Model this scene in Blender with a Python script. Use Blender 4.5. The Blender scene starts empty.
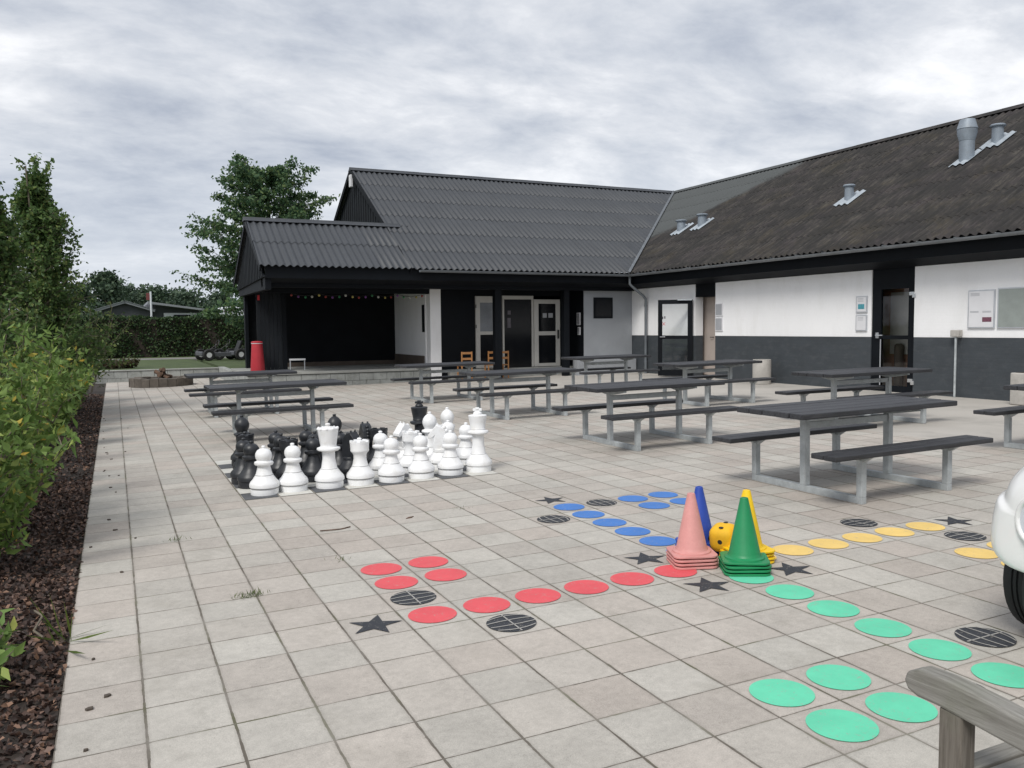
import bpy, bmesh, math, random
import numpy as np
from mathutils import Vector, Matrix, Quaternion
random.seed(7); rng = np.random.default_rng(7)
R = math.radians
sc = bpy.context.scene
COL = sc.collection
T = 1/3                    # paving tile
SX = 0.0132                # the courtyard rises gently towards the long wing
def gz(x, y=0): return SX*min(x, 13.2)

# ------------------------------------------------------------------ materials
def _new(name):
    m = bpy.data.materials.new(name); m.use_nodes = True
    nt = m.node_tree; nt.nodes.clear()
    o = nt.nodes.new('ShaderNodeOutputMaterial'); b = nt.nodes.new('ShaderNodeBsdfPrincipled')
    nt.links.new(b.outputs[0], o.inputs[0])
    return m, nt, b, o
def N(nt, t, **k):
    n = nt.nodes.new(t)
    for a, v in k.items(): setattr(n, a, v)
    return n
def math_(nt, op, a, b=None, c=None, clamp=False):
    n = N(nt, 'ShaderNodeMath', operation=op); n.use_clamp = clamp
    for i, v in enumerate((a, b, c)):
        if v is None: continue
        if isinstance(v, (int, float)): n.inputs[i].default_value = v
        else: nt.links.new(v, n.inputs[i])
    return n.outputs[0]
def mixc(nt, f, a, b, blend='MIX'):
    n = N(nt, 'ShaderNodeMix', data_type='RGBA', blend_type=blend)
    for i, v in ((0, f), (6, a), (7, b)):
        if isinstance(v, (int, float)): n.inputs[i].default_value = v
        elif isinstance(v, (tuple, list)): n.inputs[i].default_value = (*v, 1)
        else: nt.links.new(v, n.inputs[i])
    return n.outputs[2]
def noise(nt, vec, scale, detail=4, rough=.55, dist=0):
    n = N(nt, 'ShaderNodeTexNoise'); n.inputs['Scale'].default_value = scale
    n.inputs['Detail'].default_value = detail; n.inputs['Roughness'].default_value = rough; n.inputs['Distortion'].default_value = dist
    if vec is not None: nt.links.new(vec, n.inputs['Vector'])
    return n.outputs['Fac']
def ramp(nt, f, stops):
    n = N(nt, 'ShaderNodeValToRGB'); e = n.color_ramp.elements
    while len(e) < len(stops): e.new(0.5)
    for x, (p, c) in zip(e, stops): x.position = p; x.color = (*c, 1) if len(c) == 3 else c
    nt.links.new(f, n.inputs[0]); return n.outputs[0]
def step(nt, f, lo, hi):
    n = N(nt, 'ShaderNodeMapRange'); n.inputs[1].default_value = lo; n.inputs[2].default_value = hi
    nt.links.new(f, n.inputs[0]); return n.outputs[0]
def mapping(nt, vec, s):
    n = N(nt, 'ShaderNodeMapping'); n.inputs['Scale'].default_value = s
    nt.links.new(vec, n.inputs[0]); return n.outputs[0]
def bump(nt, b, h, strength, dist=.01):
    n = N(nt, 'ShaderNodeBump'); n.inputs['Strength'].default_value = strength; n.inputs['Distance'].default_value = dist
    nt.links.new(h, n.inputs['Height']); nt.links.new(n.outputs[0], b.inputs['Normal'])
def obco(nt): return N(nt, 'ShaderNodeTexCoord').outputs['Object']
def posco(nt): return N(nt, 'ShaderNodeNewGeometry').outputs['Position']
def mat(name, col, rough=.6, metal=0., var=.25, scale=3., fine=60., bmp=.15, dirt=None, dirt_amt=.5, stretch=(1, 1, 1), spec=.5, coat=0.):
    m, nt, b, o = _new(name)
    v = mapping(nt, posco(nt), stretch)
    n1 = noise(nt, v, scale, 5); n2 = noise(nt, v, fine, 3)
    c = tuple(x*(1-var) for x in col); d = tuple(min(1, x*(1+var)) for x in col)
    f = math_(nt, 'ADD', math_(nt, 'MULTIPLY', n1, .7), math_(nt, 'MULTIPLY', n2, .3))
    colr = mixc(nt, step(nt, f, .35, .65), c, d)
    if dirt:
        n3 = noise(nt, v, scale*2.3, 6, .65)
        colr = mixc(nt, math_(nt, 'MULTIPLY', step(nt, n3, .5, .72), dirt_amt), colr, dirt)
    nt.links.new(colr, b.inputs['Base Color'])
    b.inputs['Metallic'].default_value = metal
    b.inputs['Specular IOR Level'].default_value = spec
    b.inputs['Coat Weight'].default_value = coat
    nt.links.new(math_(nt, 'ADD', rough-.08, math_(nt, 'MULTIPLY', n1, .16), clamp=True), b.inputs['Roughness'])
    if bmp: bump(nt, b, f, bmp, .006)
    return m
def leafmat(name, stops, trans=.3):
    m, nt, b, o = _new(name)
    g = N(nt, 'ShaderNodeNewGeometry')
    c = ramp(nt, g.outputs['Random Per Island'], stops)
    nt.links.new(c, b.inputs['Base Color']); b.inputs['Roughness'].default_value = .55; b.inputs['Specular IOR Level'].default_value = .3
    t = N(nt, 'ShaderNodeBsdfTranslucent'); nt.links.new(c, t.inputs[0])
    mx = N(nt, 'ShaderNodeMixShader'); mx.inputs[0].default_value = trans
    nt.links.new(b.outputs[0], mx.inputs[1]); nt.links.new(t.outputs[0], mx.inputs[2]); nt.links.new(mx.outputs[0], o.inputs[0])
    return m
def glassmat(name, tint=(.8, .85, .85), refl=.12):
    m, nt, b, o = _new(name)
    nt.nodes.remove(b)
    t = N(nt, 'ShaderNodeBsdfTransparent'); t.inputs[0].default_value = (*tint, 1)
    g = N(nt, 'ShaderNodeBsdfGlossy'); g.inputs['Roughness'].default_value = .02
    f = N(nt, 'ShaderNodeFresnel'); f.inputs[0].default_value = 1.5
    mx = N(nt, 'ShaderNodeMixShader'); nt.links.new(math_(nt, 'ADD', f.outputs[0], refl-.04, clamp=True), mx.inputs[0])
    nt.links.new(t.outputs[0], mx.inputs[1]); nt.links.new(g.outputs[0], mx.inputs[2]); nt.links.new(mx.outputs[0], o.inputs[0])
    return m

def paving_mat():
    m, nt, b, o = _new('concrete_paving')
    v = posco(nt)
    s = N(nt, 'ShaderNodeSeparateXYZ'); nt.links.new(v, s.inputs[0])
    wob = math_(nt, 'MULTIPLY', math_(nt, 'SUBTRACT', noise(nt, v, 9, 3), .5), .02)
    u = math_(nt, 'ADD', math_(nt, 'ADD', math_(nt, 'DIVIDE', s.outputs[0], T), .5), wob)
    w = math_(nt, 'ADD', math_(nt, 'ADD', math_(nt, 'DIVIDE', s.outputs[1], T), .5), wob)
    def edge(x):
        fr = math_(nt, 'FRACT', x)
        return math_(nt, 'MINIMUM', fr, math_(nt, 'SUBTRACT', 1., fr))
    cx = math_(nt, 'FLOOR', u); cy = math_(nt, 'FLOOR', w)
    cb = N(nt, 'ShaderNodeCombineXYZ'); nt.links.new(cx, cb.inputs[0]); nt.links.new(cy, cb.inputs[1])
    wn = N(nt, 'ShaderNodeTexWhiteNoise', noise_dimensions='2D'); nt.links.new(cb.outputs[0], wn.inputs[0])
    cb2 = N(nt, 'ShaderNodeCombineXYZ'); nt.links.new(math_(nt, 'ADD', cx, 57.3), cb2.inputs[0]); nt.links.new(math_(nt, 'ADD', cy, 31.7), cb2.inputs[1])
    wn2 = N(nt, 'ShaderNodeTexWhiteNoise', noise_dimensions='2D'); nt.links.new(cb2.outputs[0], wn2.inputs[0])
    base = ramp(nt, wn.outputs[0], [(0., (.44, .395, .352)), (.35, (.45, .412, .37)), (.65, (.448, .422, .38)), (1., (.468, .446, .403))])
    fine = noise(nt, v, 210, 2, .7)
    med = noise(nt, v, 28, 5, .65)
    big = noise(nt, v, .55, 4, .6)
    blotch = noise(nt, v, 4.5, 5, .65)
    k = math_(nt, 'ADD', .86, math_(nt, 'MULTIPLY', wn2.outputs[0], .13))
    k = math_(nt, 'ADD', k, math_(nt, 'MULTIPLY', math_(nt, 'SUBTRACT', fine, .5), .75))
    k = math_(nt, 'ADD', k, math_(nt, 'MULTIPLY', math_(nt, 'SUBTRACT', med, .5), .42))
    k = math_(nt, 'ADD', k, math_(nt, 'MULTIPLY', math_(nt, 'SUBTRACT', big, .5), .34))
    k = math_(nt, 'ADD', k, math_(nt, 'MULTIPLY', math_(nt, 'SUBTRACT', blotch, .5), .3))
    kc = N(nt, 'ShaderNodeCombineColor')
    for i in range(3): nt.links.new(k, kc.inputs[i])
    c = mixc(nt, 1., base, kc.outputs[0], 'MULTIPLY')
    # pale lime bloom and darker stains
    st = noise(nt, v, 1.7, 6, .7, .4)
    c = mixc(nt, math_(nt, 'MULTIPLY', step(nt, st, .54, .72), .36), c, (.235, .215, .18))
    sp_ = noise(nt, v, 48, 3, .7)
    c = mixc(nt, math_(nt, 'MULTIPLY', step(nt, sp_, .66, .72), .5), c, (.20, .185, .16))
    # joints: continuous ones run away from the viewer and are wider and mossy
    jn = noise(nt, v, 6, 4, .7)
    wx = math_(nt, 'ADD', .010, math_(nt, 'MULTIPLY', step(nt, jn, .35, .7), .014))
    wy = math_(nt, 'ADD', .005, math_(nt, 'MULTIPLY', step(nt, jn, .38, .66), .013))
    ex, ey = edge(u), edge(w)
    jx = math_(nt, 'LESS_THAN', ex, wx); jy = math_(nt, 'LESS_THAN', ey, wy)
    chip = math_(nt, 'LESS_THAN', math_(nt, 'ADD', ex, ey), math_(nt, 'MULTIPLY', step(nt, noise(nt, v, 11, 3, .6), .5, .8), .11))
    j = math_(nt, 'MAXIMUM', jx, jy)
    jvis = math_(nt, 'ADD', .45, math_(nt, 'MULTIPLY', step(nt, noise(nt, v, 2.2, 4, .65), .36, .58), .5))
    # dirty tile edges beside the joints
    halo = math_(nt, 'MAXIMUM', math_(nt, 'SUBTRACT', 1., math_(nt, 'DIVIDE', ex, .06), clamp=True), math_(nt, 'MULTIPLY', math_(nt, 'SUBTRACT', 1., math_(nt, 'DIVIDE', ey, .05), clamp=True), .6))
    c = mixc(nt, math_(nt, 'MULTIPLY', halo, .32), c, (.17, .155, .13))
    jc = mixc(nt, step(nt, noise(nt, v, 3, 4), .5, .65), (.105, .09, .072), (.10, .10, .055))
    c = mixc(nt, math_(nt, 'MULTIPLY', j, jvis), c, jc)
    c = mixc(nt, math_(nt, 'MULTIPLY', chip, .55), c, (.17, .155, .13))
    nt.links.new(c, b.inputs['Base Color'])
    b.inputs['Roughness'].default_value = .82; b.inputs['Specular IOR Level'].default_value = .35
    h = math_(nt, 'ADD', math_(nt, 'SUBTRACT', math_(nt, 'MULTIPLY', fine, .18), j), math_(nt, 'MULTIPLY', wn2.outputs[0], .25))
    bump(nt, b, h, .5, .006)
    return m

def roof_mat(name, base, hi, streak_axis, moss=False):
    m, nt, b, o = _new(name)
    v = posco(nt)
    sv = mapping(nt, v, (.9, 9, .9) if streak_axis == 'X' else (6, .45, .45))
    n1 = noise(nt, sv, 1.6, 6, .7); n2 = noise(nt, v, 1.1, 5, .65); n3 = noise(nt, v, 22, 4, .7)
    if not moss:
        f = math_(nt, 'ADD', math_(nt, 'MULTIPLY', n1, .5), math_(nt, 'ADD', math_(nt, 'MULTIPLY', n2, .3), math_(nt, 'MULTIPLY', n3, .2)))
        c = mixc(nt, step(nt, f, .35, .68), base, hi)
        b.inputs['Roughness'].default_value = .55
    else:
        s = N(nt, 'ShaderNodeSeparateXYZ'); nt.links.new(v, s.inputs[0])
        c = mixc(nt, step(nt, n1, .36, .62), (.012, .011, .011), (.052, .046, .042))
        c = mixc(nt, math_(nt, 'MULTIPLY', step(nt, n2, .46, .62), .5), c, (.040, .032, .036))      # purple brown sheets
        n4 = noise(nt, sv, 3.2, 5, .7)
        c = mixc(nt, math_(nt, 'MULTIPLY', step(nt, n4, .54, .68), .75), c, (.082, .074, .058))     # pale lichen streaks
        n5 = noise(nt, v, .7, 5, .7)
        c = mixc(nt, math_(nt, 'MULTIPLY', step(nt, n5, .52, .66), .5), c, (.05, .04, .02))       # ochre moss
        c = mixc(nt, math_(nt, 'MULTIPLY', step(nt, n3, .55, .7), .6), c, (.010, .010, .009))
        n6 = noise(nt, v, 1.6, 6, .72)
        c = mixc(nt, math_(nt, 'MULTIPLY', step(nt, n6, .43, .57), .74), c, (.013, .0125, .012))       # black algae patches
        # newer sheets beside the valley: a stepped field of clean grey sheets
        lim = math_(nt, 'SUBTRACT', 18.35, math_(nt, 'MULTIPLY', math_(nt, 'SUBTRACT', s.outputs[0], 15.7), .8))
        lim = math_(nt, 'ADD', lim, math_(nt, 'MULTIPLY', math_(nt, 'SUBTRACT', noise(nt, v, .9, 4), .5), 1.6))
        new = step(nt, math_(nt, 'SUBTRACT', s.outputs[1], lim), -.2, .25)
        c = mixc(nt, new, c, mixc(nt, n1, (.062, .068, .070), (.085, .092, .092)))
        b.inputs['Roughness'].default_value = .85
    nt.links.new(c, b.inputs['Base Color'])
    bump(nt, b, n3, .3, .008)
    return m

def wood_mat(name, c0, c1, axis):
    m, nt, b, o = _new(name)
    s = {'X': (3, 55, 55), 'Y': (55, 3, 55), 'Z': (55, 55, 3)}[axis]
    v = mapping(nt, posco(nt), s)
    n1 = noise(nt, v, 1.6, 6, .65, .6); n2 = noise(nt, posco(nt), 7, 5, .6)
    n3 = noise(nt, v, 5, 4, .7)
    c = mixc(nt, step(nt, n1, .3, .7), c0, c1)
    c = mixc(nt, math_(nt, 'MULTIPLY', step(nt, n2, .5, .7), .35), c, (.16, .17, .12))
    c = mixc(nt, math_(nt, 'MULTIPLY', step(nt, n3, .6, .75), .55), c, (.05, .045, .038))
    nt.links.new(c, b.inputs['Base Color']); b.inputs['Roughness'].default_value = .8
    bump(nt, b, n1, .35, .006)
    return m

M = dict(
 paving=paving_mat(),
 concrete=mat('poured_concrete', (.42, .395, .36), .85, 0, .10, .5, 90, .25, (.22, .21, .19), .5),
 kerb=mat('concrete_block', (.30, .31, .295), .85, 0, .22, 3, 70, .35, (.14, .145, .12), .5),
 slab=mat('stage_slab', (.33, .335, .315), .8, 0, .18, 1.2, 60, .2, (.2, .2, .18), .5),
 white=mat('white_masonry_paint', (.85, .85, .855), .7, 0, .03, 1.3, 40, .3, (.62, .61, .58), .22, stretch=(1, 1, .4)),
 grey=mat('dark_grey_plinth_paint', (.044, .052, .060), .65, 0, .14, 2.2, 40, .3, (.095, .10, .105), .35, stretch=(1, 1, 2)),
 midgrey=mat('grey_render', (.30, .315, .335), .75, 0, .08, 1.2, 50, .3, (.24, .25, .26), .3),
 black=mat('black_timber_paint', (.0045, .006, .0085), .6, 0, .25, 2, 40, .2, spec=.15),
 blackrough=mat('black_boards', (.012, .0145, .018), .7, 0, .35, 2.5, 40, .3, (.028, .030, .033), .4, stretch=(3, 3, .3), spec=.18),
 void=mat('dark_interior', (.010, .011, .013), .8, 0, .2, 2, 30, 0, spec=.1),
 brown=mat('brown_skirting', (.10, .078, .062), .8, 0, .2, 4, 50, .2),
 roof=roof_mat('dark_grey_roof_sheets', (.034, .038, .044), (.058, .063, .071), 'Y'),
 mossroof=roof_mat('mossy_roof_sheets', (.05, .05, .05), (.08, .08, .08), 'X', True),
 zinc=mat('zinc_gutter', (.20, .215, .23), .5, .3, .2, 4, 60, .1),
 pipe=mat('grey_downpipe', (.13, .145, .16), .45, 0, .15, 4, 60, .1),
 galv=mat('galvanised_vent', (.25, .29, .335), .55, .2, .16, 5, 60, .1, (.2, .21, .22), .4),
 flash=mat('pale_flashing', (.33, .37, .41), .6, 0, .15, 5, 60, .15, (.3, .31, .3), .4),
 steel=mat('galvanised_steel', (.43, .46, .47), .5, .15, .16, 9, 120, .12, (.24, .25, .25), .4),
 plank=mat('charcoal_recycled_plank', (.026, .027, .031), .52, 0, .42, 6, 90, .3, (.068, .067, .070), .6, stretch=(.5, 7, 5)),
 cwhite=mat('white_chess_plastic', (.80, .805, .81), .38, 0, .02, 4, 60, .04, (.50, .47, .41), .38),
 cblack=mat('black_chess_plastic', (.018, .020, .024), .42, 0, .25, 5, 60, .06, (.05, .05, .052), .4),
 groove=mat('dirty_seam', (.40, .40, .40), .7, 0, .2, 5, 60, 0),
 red=mat('red_floor_paint', (.72, .085, .10), .6, 0, .05, 3, 160, .25, (.45, .12, .12), .45),
 blue=mat('blue_floor_paint', (.058, .20, .58), .6, 0, .06, 3, 160, .25, (.12, .22, .42), .45),
 yellow=mat('yellow_floor_paint', (.85, .60, .18), .6, 0, .05, 3, 160, .25, (.6, .48, .22), .45),
 green=mat('green_floor_paint', (.13, .68, .42), .6, 0, .05, 3, 160, .25, (.18, .5, .36), .45),
 ink=mat('black_floor_paint', (.032, .035, .042), .6, 0, .15, 5, 160, .25, (.10, .10, .10), .35),
 line=mat('bare_paving_line', (.34, .33, .31), .8, 0, .12, 20, 160, .2),
 board_w=mat('white_board_tile', (.55, .54, .50), .8, 0, .1, 4, 120, .2, (.35, .34, .3), .4),
 board_b=mat('dark_board_tile', (.085, .088, .095), .8, 0, .16, 4, 120, .2, (.15, .15, .15), .4),
 cpink=mat('faded_pink_plastic', (.60, .27, .25), .55, 0, .07, 6, 80, .05, (.75, .40, .36), .35),
 cgreen=mat('green_plastic', (.012, .23, .085), .42, 0, .1, 6, 80, .05),
 cblue=mat('blue_plastic', (.018, .06, .36), .42, 0, .1, 6, 80, .05),
 cyellow=mat('yellow_plastic', (.85, .56, .01), .45, 0, .07, 6, 80, .05),
 foam=mat('yellow_foam', (.80, .46, .015), .75, 0, .09, 6, 120, .25, (.4, .25, .03), .35),
 dark=mat('dark_pit', (.02, .02, .02), .8, 0, .2, 5, 60, 0),
 armwood=wood_mat('weathered_teak_arm', (.14, .132, .115), (.29, .282, .258), 'Y'),
 postwood=wood_mat('weathered_teak_post', (.085, .072, .058), (.19, .17, .145), 'Z'),
 slatwood=wood_mat('weathered_teak_slat', (.15, .14, .12), (.28, .27, .245), 'X'),
 carwhite=mat('white_car_paint', (.80, .80, .79), .22, 0, .01, 2, 40, 0, coat=.6),
 rubber=mat('tyre_rubber', (.016, .016, .017), .75, 0, .2, 8, 90, .2),
 alloy=mat('alloy_rim', (.45, .46, .47), .35, .8, .08, 6, 60, 0),
 carglass=mat('tinted_car_glass', (.012, .015, .016), .06, 0, .05, 3, 40, 0),
 redlens=mat('red_tail_lens', (.45, .015, .015), .15, 0, .1, 5, 60, 0),
 trim=mat('black_trim', (.02, .02, .021), .5, 0, .1, 5, 60, .05),
 binred=mat('red_plastic_bin', (.42, .025, .038), .55, 0, .12, 4, 60, .05),
 binconc=mat('pale_concrete_bin', (.42, .40, .37), .85, 0, .14, 5, 80, .4, (.28, .27, .24), .4),
 sign=mat('white_notice', (.70, .70, .72), .45, 0, .03, 5, 60, 0),
 signgrey=mat('grey_notice', (.34, .35, .37), .5, 0, .06, 5, 60, 0),
 print=mat('dark_print', (.11, .10, .115), .6, 0, .35, 30, 90, 0),
 teal=mat('teal_print', (.07, .30, .36), .6, 0, .3, 30, 90, 0),
 plum=mat('plum_print', (.16, .06, .09), .6, 0, .3, 30, 90, 0),
 redprint=mat('red_print', (.5, .03, .04), .6, 0, .1, 5, 60, 0),
 felt=mat('grey_green_felt', (.27, .30, .285), .8, 0, .08, 6, 120, .1),
 alu=mat('aluminium_frame', (.55, .57, .60), .4, .5, .06, 5, 60, 0),
 doorwhite=mat('off_white_door_paint', (.50, .49, .46), .5, 0, .05, 4, 60, .05, (.38, .37, .34), .3),
 beige=mat('beige_door', (.42, .36, .32), .55, 0, .05, 4, 60, .05),
 brownwall=mat('brown_interior', (.40, .20, .12), .8, 0, .15, 3, 60, 0),
 taupe=mat('taupe_interior', (.55, .52, .48), .8, 0, .1, 3, 60, 0),
 pane=glassmat('clear_pane', (.92, .94, .94), .05),
 darkpane=mat('dark_window_pane', (.007, .008, .010), .12, 0, .1, 2, 40, 0, spec=.22),
 hazypane=mat('reflecting_pane', (.20, .215, .235), .12, 0, .15, 2, 40, 0),
 chairwood=mat('orange_beech_wood', (.40, .185, .065), .5, 0, .16, 6, 80, .1),
 chrome=mat('bright_metal', (.68, .69, .70), .25, .9, .04, 5, 60, 0),
 grass=mat('lawn_turf', (.052, .078, .024), .9, 0, .35, 1.8, 70, .6, (.13, .14, .05), .4),
 field=mat('field_grass', (.07, .10, .03), .9, 0, .3, .2, 30, .5),
 asphalt=mat('asphalt_path', (.19, .185, .175), .9, 0, .18, 1.5, 80, .3),
 soil=mat('dark_soil', (.030, .022, .017), .95, 0, .35, 9, 60, .8),
 housedark=mat('slate_house_wall', (.045, .05, .056), .7, 0, .15, 1, 30, .2),
 housegrey=mat('grey_house_wall', (.20, .215, .23), .7, 0, .1, 1, 30, .2),
 housewhite=mat('white_house_trim', (.62, .64, .68), .6, 0, .05, 1, 30, 0),
 housered=mat('red_flag_cloth', (.16, .04, .04), .7, 0, .1, 5, 60, 0),
 stone=mat('rough_pit_stone', (.115, .098, .082), .9, 0, .32, 5, 60, .9, (.07, .065, .055), .5),
 firewood=mat('charred_wood', (.10, .06, .04), .9, 0, .4, 14, 60, .4),
 kart=mat('kart_black', (.02, .021, .023), .5, 0, .2, 5, 60, .1),
 kartgrey=mat('kart_grey', (.12, .125, .14), .5, .2, .15, 5, 60, .1),
 bark=mat('tree_bark', (.075, .06, .048), .9, 0, .35, 9, 60, .7, stretch=(3, 3, .6)),
 twig=mat('grey_brown_twig', (.13, .11, .08), .85, 0, .3, 9, 60, .4),
)
for k_ in ('white', 'grey'):
    nt = M[k_].node_tree; b_ = next(n for n in nt.nodes if n.type == 'BSDF_PRINCIPLED'); bp = next(n for n in nt.nodes if n.type == 'BUMP')
    s_ = N(nt, 'ShaderNodeSeparateXYZ'); nt.links.new(posco(nt), s_.inputs[0]); c_ = N(nt, 'ShaderNodeCombineXYZ')
    nt.links.new(math_(nt, 'ADD', s_.outputs[0], s_.outputs[1]), c_.inputs[0]); nt.links.new(s_.outputs[2], c_.inputs[1])
    br = N(nt, 'ShaderNodeTexBrick'); nt.links.new(c_.outputs[0], br.inputs['Vector']); br.inputs['Scale'].default_value = 1; br.inputs['Brick Width'].default_value = .24; br.inputs['Row Height'].default_value = .067; br.inputs['Mortar Size'].default_value = .006; br.inputs['Mortar Smooth'].default_value = .6
    b2 = N(nt, 'ShaderNodeBump'); b2.inputs['Strength'].default_value = .22; b2.inputs['Distance'].default_value = .006; b2.invert = True
    nt.links.new(br.outputs['Fac'], b2.inputs['Height']); nt.links.new(bp.outputs[0], b2.inputs['Normal']); nt.links.new(b2.outputs[0], b_.inputs['Normal'])
nt = M['plank'].node_tree; b_ = next(n for n in nt.nodes if n.type == 'BSDF_PRINCIPLED'); src = b_.inputs['Base Color'].links[0].from_socket
gk = N(nt, 'ShaderNodeNewGeometry'); oi = N(nt, 'ShaderNodeObjectInfo')
kk = math_(nt, 'ADD', math_(nt, 'ADD', .72, math_(nt, 'MULTIPLY', gk.outputs['Random Per Island'], .45)), math_(nt, 'MULTIPLY', oi.outputs['Random'], .25))
kc_ = N(nt, 'ShaderNodeCombineColor')
for i_ in range(3): nt.links.new(kk, kc_.inputs[i_])
nt.links.new(mixc(nt, 1., src, kc_.outputs[0], 'MULTIPLY'), b_.inputs['Base Color'])
def paintmat(name, col):
    m, nt, b, o = _new(name); v = posco(nt)
    n1 = noise(nt, v, 5, 5, .65); n2 = noise(nt, v, 120, 3, .7); n3 = noise(nt, v, 26, 5, .7)
    c = mixc(nt, step(nt, n1, .3, .7), tuple(x*.9 for x in col), tuple(min(1, x*1.06) for x in col))
    c = mixc(nt, math_(nt, 'MULTIPLY', step(nt, n3, .55, .75), .35), c, tuple(.6*x+.4*g for x, g in zip(col, (.30,.28,.24))))
    c = mixc(nt, math_(nt, 'MULTIPLY', step(nt, math_(nt, 'ADD', math_(nt, 'MULTIPLY', n2, .55), math_(nt, 'MULTIPLY', n3, .45)), .575, .63), .7), c, (.36,.33,.29))
    nt.links.new(c, b.inputs['Base Color']); b.inputs['Roughness'].default_value = .65; b.inputs['Specular IOR Level'].default_value = .35
    bump(nt, b, n2, .35, .004); return m
for k_, c_ in (('red',(.68,.095,.11)),('blue',(.062,.19,.52)),('yellow',(.78,.55,.18)),('green',(.13,.60,.385)),('ink',(.034,.037,.044))): M[k_] = paintmat('worn_%s_floor_paint' % k_, c_)
LM = dict(
 tree=leafmat('broad_tree_leaves', [(0, (0.0378, 0.081, 0.0459)), (.4, (0.07425, 0.1418, 0.0702)), (.8, (0.1283, 0.2093, 0.08775)), (1, (0.2025, 0.27, 0.1013))], .45),
 column=leafmat('hornbeam_leaves', [(0, (0.0494, 0.0884, 0.0286)), (.45, (0.0832, 0.1534, 0.0468)), (.85, (0.1456, 0.221, 0.065)), (1, (0.2405, 0.2795, 0.091))], .38),
 shrub=leafmat('bright_shrub_leaves', [(0, (0.0885, 0.1357, 0.03304)), (.4, (0.1357, 0.2301, 0.059)), (.8, (0.2183, 0.3186, 0.0885)), (.965, (0.3304, 0.3894, 0.1062)), (1, (0.531, 0.354, 0.0472))], .35),
 pale=leafmat('pale_shrub_leaves', [(0, (.05, .085, .025)), (.5, (.09, .13, .035)), (1, (.15, .18, .05))], .35),
 hedge=leafmat('hedge_leaves', [(0, (0.0175, 0.04, 0.0175)), (.5, (0.0375, 0.0725, 0.0275)), (.9, (0.065, 0.1025, 0.0375)), (1, (0.1, 0.1375, 0.05))], .2),
 far=leafmat('far_tree_leaves', [(0, (0.042, 0.072, 0.048)), (.5, (0.066, 0.1056, 0.066)), (1, (0.102, 0.144, 0.084))], .2),
 red=leafmat('reddish_groundcover', [(0, (.03, .028, .012)), (.6, (.06, .05, .022)), (1, (.10, .06, .03))], .2),
 grass=leafmat('weed_blades', [(0, (.04, .08, .015)), (1, (.13, .17, .03))], .3),
 chips=leafmat('bark_chip_colours', [(0, (0.025, 0.01625, 0.01375)), (.45, (0.06875, 0.04375, 0.035)), (.85, (0.1438, 0.09, 0.07)), (1, (0.275, 0.1625, 0.1063))], 0),
)

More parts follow.
